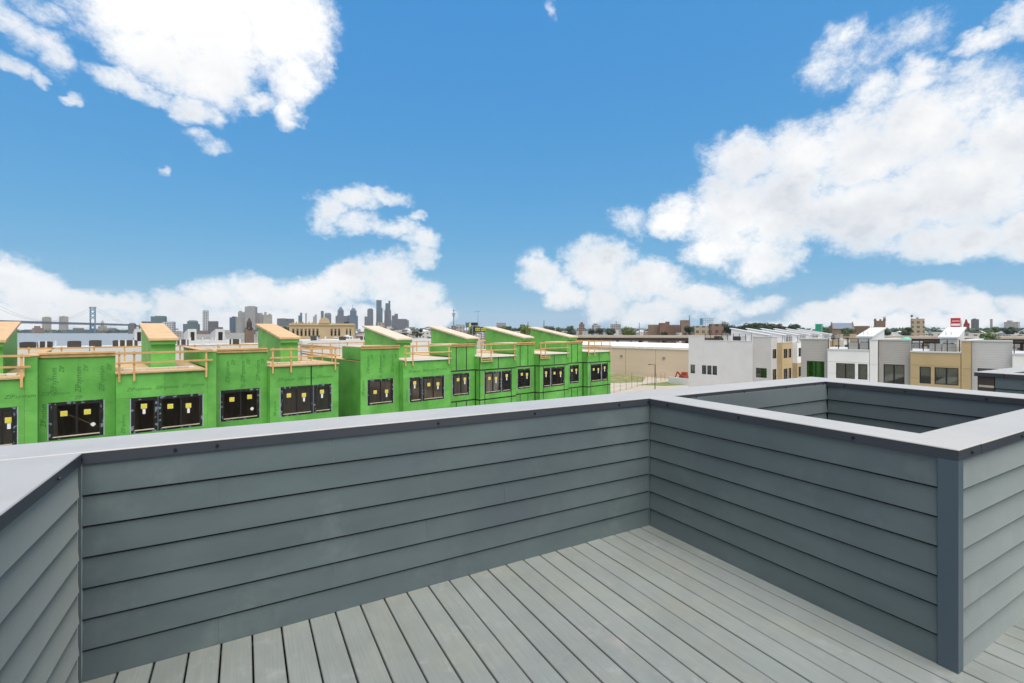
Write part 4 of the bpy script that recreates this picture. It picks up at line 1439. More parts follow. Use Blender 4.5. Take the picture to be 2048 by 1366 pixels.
SK = 'skyline towers'
T = [
    ('glass skyscraper with a stepped crown and lower shoulder, tallest of the skyline', 752.5, 765.5, 600.4, 4500, 'glass_tower', [(0, .78, 600.4), (.45, 1, 616, .1, .9), (-.08, 1.1, 645)]),
    ('tall skyscraper with a slim mast block beside the tallest tower', 768.8, 783, 601.5, 4600, ['stone_tower', 'glass_tower', 'stone_tower'], [(0, .95, 620.5), (.15, .82, 606.5, .1, .9), (.62, .88, 601.5, .3, .7), (-.05, 1.05, 640)]),
    ('blue glass skyscraper with a pointed cut crown', 675, 687.5, 614, 4700, 'glass_tower_blue', [(0, 1, 614, 0, 1, .25, 621), (-.05, 1.05, 632)]),
    ('blue glass skyscraper ending in a needle spire', 700, 713.5, 611, 4650, 'glass_tower_blue', [(0, 1, 616, 0, 1, .3, 622), (.3, .36, 610.5, .45, .5), (-.05, 1.08, 633)]),
    ('square grey skyscraper between the spired tower and the tallest tower', 734.6, 746.5, 618.5, 4500, 'stone_tower', [(0, 1, 618.5), (.2, .8, 617, .2, .8)]),
    ('shorter grey block leaning against the square skyscraper', 729, 736.5, 633, 4450, 'stone_tower', None),
    ('broad dark blue block at the foot of the spired tower', 695, 716, 630.5, 4300, 'glass_tower_blue', [(0, .55, 630.5), (.5, 1, 631.5)]),
    ('broad slate block at the foot of the pointed-crown tower', 671, 696, 630, 4300, 'stone_tower', [(0, 1, 632), (.15, .6, 629)]),
    ('slate tower with a rounded shoulder beyond the mast tower', 783.5, 796, 628, 4400, 'stone_tower', [(0, 1, 631), (.5, .98, 627.5)]),
    ('low slate hall with an arched roof after the skyline towers', 796, 818, 638.5, 4300, 'stone_tower', [(0, .8, 638), (.5, 1, 640.5)]),
    ('narrow dark tower left of the teal rounded block', 641.6, 647.5, 622, 4500, 'stone_tower', None),
    ('teal glass block with rounded shoulders', 649, 662.5, 625.8, 4400, 'office_teal', [(0, 1, 625.8, 0, 1, .75, 629)]),
    ('dark blue wedge-topped tower standing alone', 596.5, 604.5, 625.6, 4300, 'glass_tower_blue', [(0, 1, 631), (.5, 1, 625.6)]),
    ('thin pale tower beside the wedge-topped tower', 610.5, 613.5, 626, 4300, 'concrete_tower', None),
    ('small grey stepped tower near the tan deco building', 626, 633.5, 629, 4200, 'concrete_tower', [(0, 1, 633), (.55, 1, 629)]),
    ('long low blue-grey block with a notched roofline', 554, 589, 637, 3600, 'stone_tower', [(0, .42, 637), (.5, .98, 637.5), (0, 1, 642)]),
    ('dark navy office slab flanking the big concrete tower', 459, 473, 633, 2600, 'glass_tower_blue', [(0, .5, 635), (.4, 1, 633)]),
    ('pale grey concrete slab against the navy office slab', 471, 487, 634, 2580, 'concrete_tower', None),
    ('grey concrete slab stepping up to the big concrete tower', 476, 490, 623, 2650, 'concrete_tower', [(0, 1, 624), (.1, .5, 622)]),
    ('big concrete apartment tower, widest of the riverside group', 489.5, 515, 613, 2600, 'concrete_tower', [(0, 1, 613.5), (.2, .85, 612.2, .2, .8)]),
    ('pale apartment block stepping down from the big concrete tower', 515, 525, 626, 2650, 'concrete_warm', None),
    ('warm concrete apartment tower with two raised cores', 524, 544.5, 628, 2600, 'concrete_warm', [(0, 1, 629.5), (.2, .42, 624, .3, .7), (.7, .9, 627, .3, .7)]),
    ('slim white tower with a wide round top', 406.5, 416, 621, 2100, 'block_grid', [(0, 1, 622.5), (-.12, 1.15, 621, -.1, 1.1)]),
    ('teal low-domed office block', 366, 400, 640, 2100, 'office_teal', [(0, 1, 648), (.25, .92, 640.5, .2, .8, .6, 643)]),
    ('dark teal broad office tower above the first green penthouse', 301.5, 334, 632.5, 1900, 'office_teal', [(0, 1, 633), (.3, .95, 632)]),
    ('white gridded mid-rise block below the broad office tower', 325, 351.5, 643.5, 1700, 'block_grid', None),
    ('dark flat block near the bridge end', 283, 302, 643, 1800, 'office_dark', None),
    ('dark low shed with an arched roof under the bridge approach', 256, 273, 645.5, 1850, 'office_dark', [(0, 1, 648, 0, 1), (.1, .9, 645.5, .1, .9, .6, 647.5)]),
    ('brown-grey warehouse block beside the slim round-topped tower', 416, 437, 642.5, 1700, 'office_dark', None),
    ('pale apartment tower on the far shore behind the bridge deck', 84, 103, 634, 2350, 'concrete_warm', [(0, 1, 635), (.2, .8, 633.5)]),
    ('twin-shouldered concrete tower on the far shore near the bridge tower', 118, 137, 632.5, 2350, 'concrete_warm', [(0, 1, 633), (.3, .55, 632)]),
    ('rose brick building on the far shore under the bridge deck', 64, 87, 655, 2150, 'brick_grid', [(0, 1, 656), (.2, .7, 652)]),
    ('long teal shed on the far waterfront', 124, 192, 660, 2165, 'office_teal', None),
    ('grey domed hall with a small cupola beyond the bridge tower', 196, 214, 650, 2300, 'concrete_warm', [(0, 1, 652), (.3, .7, 641, .3, .7, .3, 646)]),
]
for (lab, u0, u1, vt, D, m, tr) in T:
    fblock('office_tower' if vt < 640 else 'office_block', lab, 'tower' if vt < 640 else 'building', u0, u1, vt, D, m, tr, turn=R.choice([.25, .35, -.3]), group='distant city buildings')

# generic low city between
MN = {'concrete_warm': 'warm grey', 'office_dark': 'dark', 'house_grey': 'grey', 'brick_grid': 'brick', 'house_pale': 'pale', 'office_teal': 'teal', 'concrete_tower': 'concrete'}
LOWG = 'low blocks spread along the skyline'
rr = random.Random(11)
for i in range(46):
    u = rr.uniform(20, 640)
    D = rr.uniform(2190, 2700) if u < 290 else rr.uniform(900, 2400)
    h_ = rr.uniform(8, 26)
    wpx = rr.uniform(9, 30)
    v = HOR - (h_ - EYE) * F_PX / D
    lm_ = rr.choice(['concrete_warm', 'office_dark', 'house_grey', 'brick_grid', 'house_pale', 'office_teal'])
    fblock('low_block', 'small low %s %s block in the belt below the skyline on the river side' % ('wide' if wpx > 19 else 'narrow', MN[lm_]), 'building', u, u + wpx, v, D, lm_, None, turn=rr.uniform(-.4, .4), group=LOWG)
for i in range(34):
    u = rr.uniform(560, 960)
    D = rr.uniform(600, 3000)
    h_ = rr.uniform(9, 24) * (1 + D / 6000)
    v = HOR - (h_ - EYE) * F_PX / D
    lm_ = rr.choice(['concrete_warm', 'house_grey', 'brick_grid', 'house_pale', 'concrete_tower'])
    wpx = rr.uniform(8, 24)
    fblock('low_block', 'small low %s %s block below the tall skyline towers' % ('wide' if wpx > 16 else 'narrow', MN[lm_]), 'building', u, u + wpx, v, D, lm_, None, turn=rr.uniform(-.4, .4), group=LOWG)


def far_house(u, D, h, wpx, m, rf, lab, grp):
    p, rz = far_frame(u, D, rr.uniform(-.6, .6))
    gab = rr.random() < .45
    lab = 'small far %s house with a %s %s roof %s' % ({'house_pale': 'pale', 'house_brick': 'brick', 'house_grey': 'grey'}[m], {'roof_pale': 'pale', 'roof_dark': 'dark'}[rf], 'gabled' if gab else 'flat', lab)
    w_ = wpx / F_PX * D
    dd = w_ * rr.uniform(.6, 1.4)
    un = thing('far_house', lab, 'house', (p.x, p.y, 0), grp)
    un['_b'] = (0, 0, 0)
    un.rotation_euler = (0, 0, rz)
    box(-w_ / 2, w_ / 2, -dd / 2, dd / 2, 0, h).build('wall', m, un)
    if gab:
        MB().prism([(-w_ / 2 - .3, -dd / 2 - .3, h), (w_ / 2 + .3, -dd / 2 - .3, h), (0, -dd / 2 - .3, h + w_ * .28)], (0, dd + .6, 0)).build('roof', rf, un)
    else:
        box(-w_ / 2 - .2, w_ / 2 + .2, -dd / 2 - .2, dd / 2 + .2, h + .01, h + .5).build('roof', rf, un)


for i in range(120):
    u = rr.uniform(800, 1420)
    D = rr.uniform(290, 1500)
    far_house(u, D, rr.uniform(6, 10) + D * .0035, rr.uniform(6, 20), rr.choice(['house_pale', 'house_brick', 'house_grey', 'house_pale']), rr.choice(['roof_pale', 'roof_dark', 'roof_pale']), 'beyond the elevated highway', 'houses beyond the highway')
for i in range(54):
    u = rr.uniform(560, 960)
    D = rr.uniform(190, 800)
    far_house(u, D, rr.uniform(7, 10) + D * .003, rr.uniform(9, 24), rr.choice(['house_pale', 'house_brick', 'house_grey', 'house_pale']), rr.choice(['roof_pale', 'roof_dark', 'roof_pale']), 'below the skyline towers', 'houses below the skyline')
for i in range(110):
    u = rr.uniform(1560, 2140)
    D = rr.uniform(130, 1200)
    far_house(u, D, rr.uniform(6, 9.2) + max(0, D - 400) * .004, rr.uniform(8, 30), rr.choice(['house_pale', 'house_brick', 'house_grey', 'house_pale']), rr.choice(['roof_pale', 'roof_dark', 'roof_pale']), 'behind the cross-street row', 'houses behind the cross-street row')

# tan deco building
td, tw_, tdd = fblock('deco_building', 'tan stone deco building with tall windows and a stepped gable', 'building', 581, 714, 647, 300, ['tan_stone'], [(0, 1, 647)], turn=-.12, dep=.35)
Dk = 300 / F_PX


def tdx(u):
    return (u - 647.5) / (714 - 581) * tw_ * 1.03


zt3 = lambda v: EYE - (v - HOR) * Dk
fy = -tdd / 2
for a, b in ((588.8, 593), (597, 601), (604.6, 608.8), (612.9, 616.6), (620, 624), (628, 632), (635.7, 639.8), (664, 668), (671.5, 675.5), (679, 683), (695, 698), (702, 705)):
    wn = box(tdx(a), tdx(b), fy - .06, fy - .005, zt3(671.5), zt3(660.5)).build('window', 'window_dark', td)
    box(tdx(a), tdx(b), fy - .06, fy - .005, zt3(659.5), zt3(657.5)).build('transom', 'window_dark', wn)
box(tdx(582), tdx(713), fy - .5, fy - .01, zt3(651), zt3(650)).build('cornice', 'tan_stone', td)
MB().prism([(tdx(640), fy - .4, zt3(647)), (tdx(662), fy - .4, zt3(647)), (tdx(660), fy - .4, zt3(640)), (tdx(654), fy - .4, zt3(635.5)), (tdx(648), fy - .4, zt3(635.5)), (tdx(642), fy - .4, zt3(640))], (0, 3, 0)).build('gable', 'tan_stone', td)
for k in range(11):
    u = 589 + k * 6.2
    if not 638 < u < 664:
        box(tdx(u), tdx(u + 2.6), fy - .2, fy + .8, zt3(647), zt3(643.8 if k % 2 else 645)).build('merlon', 'tan_stone', td)
box(tdx(690), tdx(700), fy + 4, fy + 8, zt3(647), zt3(644)).build('roof_plant', 'sign_black', td)
# roof-tank tower
tk, kw, kd = fblock('tank_tower', 'brown tower block carrying a dark conical water tank', 'tower', 489, 508, 658, 330, ['brick_brown'], [(0, 1, 658)], turn=.2)
zk = lambda v: EYE - (v - HOR) * 330 / F_PX
MB().cyl((0, 0, zk(655)), (0, 0, zk(645)), 1.7, 1.7, 12).build('tank', 'girder_brown', tk)
MB().cyl((0, 0, zk(645)), (0, 0, zk(635.5)), 1.75, .2, 12).build('tank_roof', 'girder_brown', tk)
MB().cyl((0, 0, zk(658)), (0, 0, zk(655)), 2.6, 2.2, 12).build('tank_stand', 'sign_black', tk)
# masts
def mast(u, v, D, lab, r=.5, platforms=(), name='antenna_mast', cat='mast'):
    p = at(u, v, D)
    o = thing(name, lab, cat, (p.x, p.y, 0))
    MB().cyl((p.x, p.y, 0), (p.x, p.y, p.z), r, r * .3, 6).build('pole', 'steel_grey', o)
    for pv, pr in platforms:
        z = at(u, pv, D).z
        MB().cyl((p.x, p.y, z - .6), (p.x, p.y, z + .6), pr, pr, 8).build('platform', 'steel_grey', o)
    return o, p


mast(907.5, 616.5, 500, 'lattice antenna mast with a dark platform beside the skyline', .9, ((628, 2.0), (632, 1.4), (621, .9)))
o, p = mast(956, 622, 350, 'tall thin floodlight pole with a cross arm', .28, (), 'light_pole', 'pole')
MB().bar((p.x - 2.2, p.y + 2.0, p.z - .8), (p.x + 1, p.y - 1, p.z - .3), .25).build('arm', 'steel_grey', o)
mast(1278.5, 645, 420, 'short dark flue pole between highway and brick factory', .9, (), 'flue', 'pole')
mast(1088, 640, 1500, 'pointed church spire far beyond the shells', 3.5, ((652, 3.5),), 'church_spire', 'spire')
mast(1056, 643, 1600, 'small square clock tower beside the distant church spire', 4.5, (), 'clock_tower', 'tower')


def billboard(u0, u1, v0, v1, D, lab, face, marks, turn=0.0, legs=True):
    p, rz = far_frame((u0 + u1) / 2, D, turn)
    o = thing('billboard', lab, 'billboard', (p.x, p.y, 0))
    o['_b'] = (0, 0, 0)
    o.rotation_euler = (0, 0, rz)
    k = D / F_PX * math.cos(math.atan(((u0 + u1) / 2 - U0) / F_PX))
    z = lambda v: EYE - (v - HOR) * D / F_PX
    w_ = (u1 - u0) * k
    box(-w_ / 2, w_ / 2, 0, .8, z(v1), z(v0)).build('board', face, o)
    for i, (a, b, c, d, m) in enumerate(marks):
        box(-w_ / 2 + w_ * a, -w_ / 2 + w_ * b, -.05 - .01 * i, -.005, z(v1) + (z(v0) - z(v1)) * c, z(v1) + (z(v0) - z(v1)) * d).build('lettering', m, o)
    if legs:
        for s_ in (-.3, .3):
            MB().cyl((s_ * w_, .4, 0), (s_ * w_, .4, z(v1)), .35, .35, 8).build('leg', 'steel_grey', o)
    return o


def word(a, b, c, d, m, n):
    st = (b - a) / n
    out = []
    for i in range(n):
        x0 = a + i * st
        out += [(x0, x0 + st * .3, c, d, m), (x0 + st * .3, x0 + st * .8, d - (d - c) * .28, d, m), (x0 + st * .3, x0 + st * .8, c, c + (d - c) * .28, m)]
    return out


billboard(946.5, 975, 653.8, 663.5, 300, 'black billboard with two short yellow words', 'sign_black', word(.16, .5, .2, .8, 'sign_yellow', 3) + [(.54, .56, .15, .85, 'sign_white')] + word(.6, .95, .2, .8, 'sign_yellow', 4))
billboard(931, 941, 645, 655, 420, 'dark teal billboard back with a yellow-green edge', 'office_teal', [(.7, 1, .1, .9, 'sign_yellow')])
billboard(942, 955.5, 645, 650.5, 430, 'dark ragged billboard above the black and yellow one', 'sign_black', [])
billboard(1901, 1921, 636, 655.5, 330, 'red billboard with two white text bars', 'sign_red', word(.14, .92, .62, .74, 'sign_white', 7) + [(.05, .95, .2, .42, 'sign_white')])
p, rz = far_frame(1930, 330, 0)
fg = thing('sign_sculpture', 'orange and red cut-out sign standing beside the red billboard', 'sign', (p.x, p.y, 0))
fg['_b'] = (0, 0, 0)
fg.rotation_euler = (0, 0, rz)
k3 = 330 / F_PX
z33 = lambda v: EYE - (v - HOR) * k3
MB().prism([(-2.8, 0, z33(656)), (-1.6, 0, z33(656)), (-1.4, 0, z33(645)), (-2.0, 0, z33(638.5)), (-2.7, 0, z33(645))], (0, .6, 0)).build('left_figure', 'sign_white', fg)
MB().prism([(-.8, 0, z33(657)), (2.2, 0, z33(657)), (2.4, 0, z33(648)), (1.4, 0, z33(645)), (1.0, 0, z33(639)), (.2, 0, z33(638.5)), (-.2, 0, z33(645)), (-.8, 0, z33(649))], (0, .6, 0)).build('right_figure', 'red_paint', fg)
for x_ in (-2.2, .7):
    MB().cyl((x_, .3, 0), (x_, .3, z33(656)), .25, .25, 8).build('leg', 'steel_grey', fg)

# brick factory and its neighbours beyond the highway
BR = [('brown brick factory wing with a long flat roof', 1296, 1318, 649.5, 460, 'brick_brown', None), ('red-brown brick factory hall, taller than its long wing', 1317, 1339, 645, 450, 'brick_red', [(0, 1, 646), (.7, 1, 643.5)]),
      ('low brown brick link between factory hall and castle tower', 1336, 1362, 650, 455, 'brick_brown', None),
      ('brick office block with a fine window grid under dark roof rail', 1417, 1447, 648, 380, 'brick_grid', None), ('tan brick block behind the steel billboard frame', 1385, 1420, 652, 430, 'tan_grid', None),
      ('pale small block beside the tree line', 1443, 1457, 644, 600, 'concrete_warm', [(0, 1, 645), (.1, .5, 643)]),
      ('grey block with a rooftop crane far beyond the highway', 1221, 1242, 648, 1100, 'concrete_tower', [(0, 1, 648.5), (.5, .6, 642.5, .4, .5)]),
      ('small brown tower block far beyond the highway', 1158, 1169, 644.5, 1000, 'brick_grid', [(0, 1, 648), (.25, .75, 644.5)]), ('pale domed block next to the brown tower block', 1184, 1201, 647, 1100, 'concrete_tower', [(0, 1, 650), (.2, .6, 647)]),
      ('light blue-grey slab behind the dark trees', 993, 1012, 646, 1300, 'concrete_tower', None), ('dark slab next to the clock tower', 1040, 1050, 649, 1200, 'office_dark', None),
      ('tan apartment block with a ball on its roof', 1821, 1849, 637.5, 520, 'tan_grid', [(0, 1, 637.5), (.4, .55, 634.5, .3, .6)]), ('slate apartment tower beyond the red billboard', 1942, 1958, 638.5, 1300, 'office_dark', [(0, 1, 638.5), (.25, .6, 637)]),
      ('thin pale far tower right of the slate apartment tower', 1980, 1985.5, 638, 2000, 'concrete_tower', None), ('faint pinkish far hall on the horizon', 2008, 2040, 642, 2600, 'concrete_warm', [(0, 1, 644), (.2, .5, 641)]),
      ('long white shed behind the red billboard', 1925, 1995, 666, 260, 'house_pale', None), ('long pale warehouse roof past the white sheds', 1998, 2120, 669, 230, 'house_pale', None), ('white-roofed sheds beside the tan apartment block', 1856, 1898, 664, 300, 'house_pale', None),
      ('brown church hall behind the blue-roofed church', 1700, 1740, 652, 420, 'brick_brown', None), ('low beige block in front of the blue-roofed church', 1660, 1720, 668, 210, 'tan_grid', None)]
for (lab, u0, u1, vt, D, m, tr) in BR:
    fblock('factory_block' if 'brick' in lab else 'city_block', lab, 'building', u0, u1, vt, D, m, tr, turn=R.choice([.2, -.2, .3]))
ct, cw_, cdd = fblock('castle_tower', 'brown brick tower with a crenellated top by the factory', 'tower', 1360, 1378, 641.5, 440, ['brick_brown'], [(0, 1, 643.5)], turn=.15, dep=.9)
zc = EYE - (643.5 - HOR) * 440 / F_PX
for i in range(5):
    for yy in (-.46, .46):
        box((-.5 + i * .22) * cw_, (-.5 + i * .22 + .12) * cw_, yy * cdd - .35, yy * cdd + .35, zc, zc + 1.5).build('merlon', 'brick_brown', ct)
ct2, cw_, cdd = fblock('stone_tower', 'square brown stone church tower with corner pinnacles', 'tower', 1748, 1771, 640, 400, ['stone_brown'], [(0, 1, 641.5)], turn=.15, dep=.9)
zc = EYE - (641.5 - HOR) * 400 / F_PX
for sx_ in (-.46, .46):
    for sy_ in (-.44, .44):
        MB().cyl((sx_ * cw_, sy_ * cdd, zc), (sx_ * cw_, sy_ * cdd, zc + (2.0 if sx_ < 0 else 3.4)), .8, .2, 6).build('pinnacle', 'stone_brown', ct2)
box(-.1 * cw_, .1 * cw_, -.48 * cdd, -.4 * cdd, zc, zc + 1.3).build('merlon', 'stone_brown', ct2)
mast(1379, 630.5, 445, 'pale tapering factory chimney beside the crenellated tower', 1.2, (), 'chimney', 'chimney')
p, rz = far_frame(1414, 400, .2)
sf = thing('steel_billboard', 'open steel billboard frame with one slate panel on a roof', 'sign', (p.x, p.y, 0))
sf['_b'] = (0, 0, 0)
sf.rotation_euler = (0, 0, rz)
z4 = lambda v: EYE - (v - HOR) * 400 / F_PX
for i in range(8):
    x_ = -5.5 + i * 1.45
    MB().cyl((x_, 0, 0), (x_, 0, z4(636.5)), .14, .14, 5).build('upright', 'steel_grey', sf)
for v in (637, 641, 645):
    MB().bar((-5.5, 0, z4(v)), (4.7, 0, z4(v)), .2).build('crossbar', 'steel_grey', sf)
box(-5.7, -3.4, -.3, -.15, z4(650), z4(636.5)).build('panel', 'bridge_blue', sf)
# church with the blue roof
ch, cw_, cdd = fblock('blue_roof_church', 'brown stone church with a long slate-blue pitched roof', 'church', 1662, 1706, 657, 380, ['stone_brown'], [(0, 1, 657.5)], turn=.25, dep=.45)
zc, zr_ = EYE - (657.5 - HOR) * 380 / F_PX, EYE - (646 - HOR) * 380 / F_PX
MB().prism([(-cw_ / 2, -cdd / 2 - .4, zc), (-cw_ / 2, cdd / 2 + .4, zc), (-cw_ / 2, 0, zr_)], (cw_, 0, 0)).build('roof', 'roof_blue', ch)
for s_ in (-1, 1):
    MB().prism([(s_ * cw_ / 2, -cdd / 2 - .6, 0), (s_ * cw_ / 2, cdd / 2 + .6, 0), (s_ * cw_ / 2, cdd / 2 + .6, zc), (s_ * cw_ / 2, 0, zr_ + .9), (s_ * cw_ / 2, -cdd / 2 - .6, zc)], (s_ * .8, 0, 0)).build('gable_wall', 'stone_brown', ch)
p = at(1638, 0, 300)
sc_ = thing('scaffold_tower', 'green-netted scaffold box above the white shed roofs', 'scaffold', (p.x, p.y, 0))
box(p.x - 1.5, p.x + 1.5, p.y - 1.5, p.y + 1.5, 0, at(0, 648, 300).z).build('netting', 'scaffold_net', sc_)
for sx_ in (-1.6, 1.6):
    for sy_ in (-1.6, 1.6):
        MB().cyl((p.x + sx_, p.y + sy_, 0), (p.x + sx_, p.y + sy_, at(0, 647.3, 300).z), .08, .08, 6).build('pole', 'steel_grey', sc_)
p = at(1823.5, 632, 515)
bl = thing('roof_ball', 'dark ball on a pole over the tan apartment block', 'ball', (p.x, p.y, at(0, 637.5, 515).z))
mb = MB()
for i in range(7):
    t = -math.pi / 2 + math.pi * i / 6
    for j in range(10):
        a = 2 * math.pi * j / 10
        mb.v.append((p.x + 1.25 * math.cos(t) * math.cos(a), p.y + 1.25 * math.cos(t) * math.sin(a), p.z + 1.25 * math.sin(t)))
for i in range(6):
    for j in range(10):
        mb.f.append((i * 10 + j, i * 10 + (j + 1) % 10, (i + 1) * 10 + (j + 1) % 10, (i + 1) * 10 + j))
mb.build('ball', 'office_dark', bl)
MB().cyl((p.x, p.y, at(0, 637.8, 515).z), (p.x, p.y, p.z - 1), .2, .2, 6).build('pole', 'steel_grey', bl)

# ------------------------------------------------------------------ suspension bridge over the river
br = thing('suspension_bridge', 'blue steel suspension bridge with a cross-braced tower over the river', 'bridge', (*at(185.5, 0, 2080).xy, 0))
BT = at(185.5, 0, 2080)
B2 = at(-30, 0, 1555)
bd = (B2 - BT)
bd.z = 0
span = bd.length
bd.normalize()
bn = Vector((-bd.y, bd.x, 0))


def bpt(s, z, o=0):
    return (BT.x + bd.x * s + bn.x * o, BT.y + bd.y * s + bn.y * o, z)


TZ, DKZ = 116, 44
for s0 in (0, span):
    tw = MB()
    for o in (-9, 9):
        tw.bar(bpt(s0, 0, o), bpt(s0, TZ, o), 5.5, 6.5)
    tw.bar(bpt(s0, TZ - 2, -12), bpt(s0, TZ - 2, 12), 6, 4)
    t_ = tw.build('tower', 'bridge_blue', br)
    for i in range(6):
        z0, z1 = 8 + i * 17.5, 8 + (i + 1) * 17.5
        if 30 < z0 < 45:
            continue
        MB().bar(bpt(s0, z0, -9), bpt(s0, z1, 9), 2.2, 2.6).bar(bpt(s0, z0, 9), bpt(s0, z1, -9), 2.2, 2.4).build('cross_brace', 'bridge_blue', t_)
dk = MB()
NP = 40
s_lo, s_hi = -760, span + 200
for off in (-10, 10):
    dk.bar(bpt(-240, DKZ, off), bpt(s_hi, DKZ + 4, off), 1.2, 1.2).bar(bpt(-240, DKZ - 8, off), bpt(s_hi, DKZ - 4, off), 1.2, 1.2)
dk.build('truss_chord', 'bridge_deck', br)
MB().bar(bpt(-240, DKZ - 4, 0), bpt(s_hi, DKZ, 0), 19, 5).build('road_deck', 'bridge_deck', br)
MB().bar(bpt(-240, DKZ - 4, 0), bpt(s_lo, 20, 0), 19, 6).build('approach_deck', 'bridge_deck', br)
for i in range(7):
    s_ = -300 - i * 65
    z_ = DKZ - 4 + (20 - DKZ + 4) * (s_ + 240) / (s_lo + 240)
    MB().bar(bpt(s_, 0, 0), bpt(s_, z_ - 3, 0), 6, 14).build('approach_pier', 'stone_pink', br)
for off in (-9, 9):
    cb = MB()
    n = 24
    for i in range(n):
        f0_, f1_ = i / n, (i + 1) / n
        zz = lambda t: DKZ + 5 + (TZ - DKZ - 5) * (2 * t - 1) ** 2
        cb.bar(bpt(span * f0_, zz(f0_), off), bpt(span * f1_, zz(f1_), off), .5)
    for i in range(8):
        zz = lambda t: TZ + (DKZ - TZ) * t - 14 * t * (1 - t)
        cb.bar(bpt(-240 * i / 8, zz(i / 8), off), bpt(-240 * (i + 1) / 8, zz((i + 1) / 8), off), .5)
    cb.build('main_cable', 'steel_grey', br)

# ------------------------------------------------------------------ trees
def crown_mesh(name, n, seed, m, fl=.75):
    q = random.Random(seed)
    lobes = [(Vector((q.uniform(-.6, .6), q.uniform(-.6, .6), q.uniform(-.35, .5) * fl)), q.uniform(.3, .52)) for _ in range(11)]
    v, f = [], []
    for _ in range(n):
        c, r = q.choice(lobes)
        d = Vector((q.gauss(0, 1), q.gauss(0, 1), q.gauss(0, 1))).normalized()
        p_ = c + d * r * q.uniform(.7, 1.03)
        s = q.uniform(.05, .11)
        a = Vector((q.gauss(0, 1), q.gauss(0, 1), q.gauss(0, .6))).normalized()
        b = d.cross(a)
        if b.length < .1:
            continue
        b.normalize()
        a = (b.cross(d) + d * q.uniform(-.4, .4)).normalized()
        o = len(v)
        v += [p_ - a * s, p_ + b * s * .7, p_ + a * s, p_ - b * s * .7]
        f.append((o, o + 1, o + 2, o + 3))
    me = bpy.data.meshes.new(name)
    me.from_pydata([tuple(x) for x in v], [], f)
    me.materials.append(MATS[m])
    me.update()
    return me


def trunk_mesh():
    mb_ = MB().cyl((0, 0, -1.3), (0, 0, -.2), .07, .045, 7)
    for a in range(5):
        t = a * 1.26
        mb_.cyl((0, 0, -.5 + a * .05), (.45 * math.cos(t), .45 * math.sin(t), .05), .03, .012, 5)
    me = bpy.data.meshes.new('trunk')
    me.from_pydata(mb_.v, [], mb_.f)
    me.materials.append(MATS['bark'])
    return me


TM = trunk_mesh()
CM = {k: [crown_mesh('crown', 1500, 20 + i + 7 * j, k) for i in range(3)] for j, k in enumerate(('leaf_mid', 'leaf_dark', 'leaf_light', 'leaf_blue'))}


def tree(u, vtop, D, wpx, kind, lab, grp, vbase=None):
    if grp and 'belt' not in grp:
        lab = lab.replace('TREE', {'leaf_mid': 'mid green', 'leaf_dark': 'dark green', 'leaf_blue': 'blue-green', 'leaf_light': 'light green'}[kind] + (' broad' if wpx > 20 else ' narrow') + ' tree')
    p = at(u, vtop, D)
    wd = wpx / F_PX * D
    zt_ = p.z
    r = wd / 2 / .95
    o = thing('tree', lab, 'tree', (p.x, p.y, 0), grp)
    cz = max(zt_ - r * .75, zt_ * .45)
    hz = max(.8, (zt_ - cz))
    c = bpy.data.objects.new('crown', R.choice(CM[kind]))
    col.objects.link(c)
    c.parent = o
    c.location = (0, 0, cz)
    c.scale = (r, r, hz / .8)
    c.rotation_euler = (0, 0, R.uniform(0, 6.28))
    t = bpy.data.objects.new('trunk', TM)
    col.objects.link(t)
    t.parent = o
    t.location = (0, 0, cz)
    t.scale = (r, r, cz / 1.3)


tree(1052, 650, 170, 34, 'leaf_light', 'bright green round tree behind the green penthouses', None)
tree(1378, 649, 330, 24, 'leaf_dark', 'dark rounded tree in front of the crenellated brick tower', None)
tree(1330, 660, 330, 16, 'leaf_dark', 'small dark tree in front of the brown factory wing', None)
tree(1262, 653.5, 420, 34, 'leaf_light', 'broad bright green tree beyond the highway, left of the factory', None)
tree(1222, 656, 450, 26, 'leaf_dark', 'dark green tree next to the broad bright green tree', None)
tree(574, 652, 420, 18, 'leaf_mid', 'olive tree at the corner of the tan deco building', None)
tree(1978, 664, 190, 36, 'leaf_mid', 'bushy green tree before the long pale sheds', None)
tree(1772, 655, 260, 24, 'leaf_dark', 'dark tree at the foot of the square stone tower', None)
for i in range(16):
    u = 1452 + i * 10 + R.uniform(-4, 4)
    tree(u, 644 + R.uniform(-1.5, 4) + abs(i - 8) * .35, R.uniform(420, 560), R.uniform(20, 30), 'leaf_dark', 'dense dark tree in the belt above the white shed roofs', 'dark tree belt')
for i in range(16):
    tree(R.uniform(935, 1200), R.uniform(650, 657), R.uniform(420, 900), R.uniform(14, 28), R.choice(['leaf_dark', 'leaf_blue', 'leaf_mid']), 'TREE among the far houses beyond the shells', 'trees among the far houses')
for i in range(22):
    tree(R.uniform(1640, 2060), R.uniform(651, 661), R.uniform(260, 800), R.uniform(14, 30), R.choice(['leaf_dark', 'leaf_blue', 'leaf_mid']), 'TREE among the roofs behind the finished row', 'trees behind the finished row')
for i in range(14):
    tree(R.uniform(790, 940), R.uniform(657, 668), R.uniform(200, 700), R.uniform(8, 18), R.choice(['leaf_dark', 'leaf_blue']), 'TREE between the low blocks under the skyline', 'trees under the skyline')
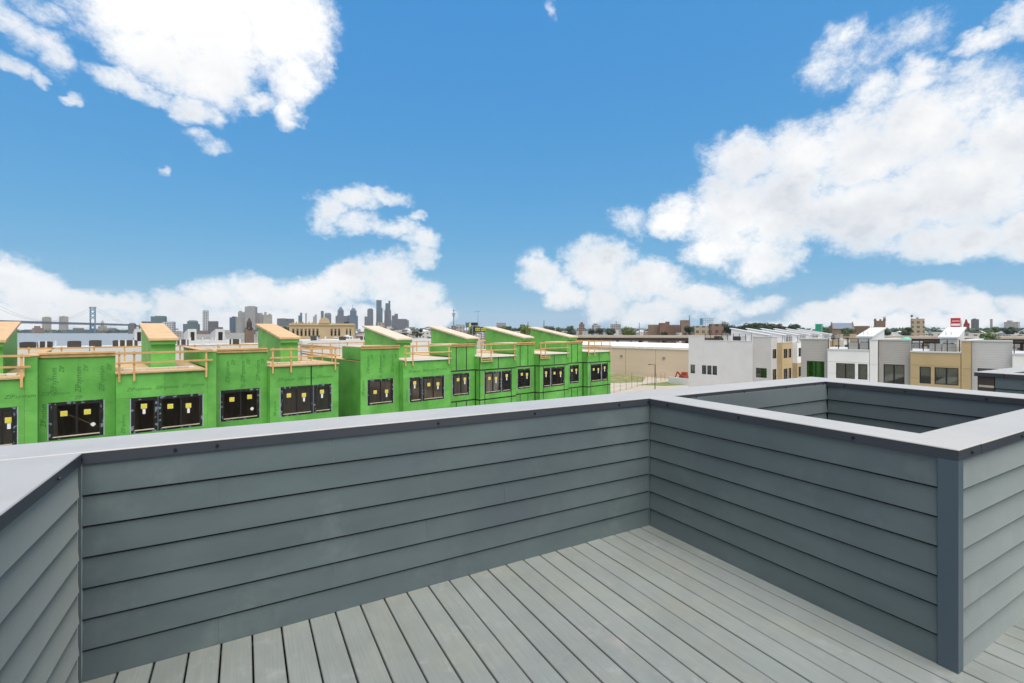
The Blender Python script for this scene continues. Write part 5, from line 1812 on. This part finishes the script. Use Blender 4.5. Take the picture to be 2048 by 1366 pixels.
for i in range(10):
    tree(R.uniform(520, 600), R.uniform(655, 664), R.uniform(200, 500), R.uniform(10, 18), R.choice(['leaf_dark', 'leaf_mid']), 'TREE near the roof-tank tower', 'trees near the tank tower')

# far woods that read as one mass along the horizon
def wood(name, lab, ua, ub, D0, D1, n, h0, h1, m, seed):
    q = random.Random(seed)
    v, f = [], []
    for _ in range(n):
        u, D = q.uniform(ua, ub), q.uniform(D0, D1)
        p_ = at(u, 0, D)
        h_ = q.uniform(h0, h1)
        r = q.uniform(6, 13)
        for _k in range(9):
            c = Vector((p_.x + q.gauss(0, r * .5), p_.y + q.gauss(0, r * .5), q.uniform(h_ * .2, h_)))
            s = q.uniform(1.5, 4)
            a = Vector((q.gauss(0, 1), q.gauss(0, 1), q.gauss(0, 1))).normalized()
            b = a.orthogonal().normalized()
            o = len(v)
            v += [c - a * s, c + b * s, c + a * s, c - b * s]
            f.append((o, o + 1, o + 2, o + 3))
    mb_ = MB()
    mb_.v, mb_.f = [tuple(x) for x in v], f
    o = mb_.build(name, m, None, 'stuff')
    return tag(o, lab, 'trees')


wood('wooded_shore', 'low dark trees along the far river shore', -300, 300, 2170, 2700, 1100, 8, 17, 'leaf_blue', 1)
wood('wooded_horizon', 'hazy belt of far trees on the horizon beyond the highway', 780, 1500, 1100, 2800, 2200, 9, 20, 'leaf_blue', 2)
wood('wooded_suburb', 'hazy belt of far trees on the horizon behind the finished row', 1500, 2250, 900, 2800, 2600, 9, 20, 'leaf_blue', 3)

# ------------------------------------------------------------------ air
hz_ = MB().box(-G - 400, G + 400, -G - 400, G + 400, -2, 360).build('haze', 'membrane', None, 'stuff')
hm = bpy.data.materials.new('haze')
hm.use_nodes = True
ht = hm.node_tree
ht.nodes.clear()
ho = ht.nodes.new('ShaderNodeOutputMaterial')
hv = ht.nodes.new('ShaderNodeVolumePrincipled')
hv.inputs['Density'].default_value = .000045
hv.inputs['Color'].default_value = (.88, .93, 1, 1)
ht.links.new(hv.outputs[0], ho.inputs['Volume'])
hz_.data.materials.clear()
hz_.data.materials.append(hm)
tag(hz_, 'thin pale haze in the air over the whole city', 'haze')
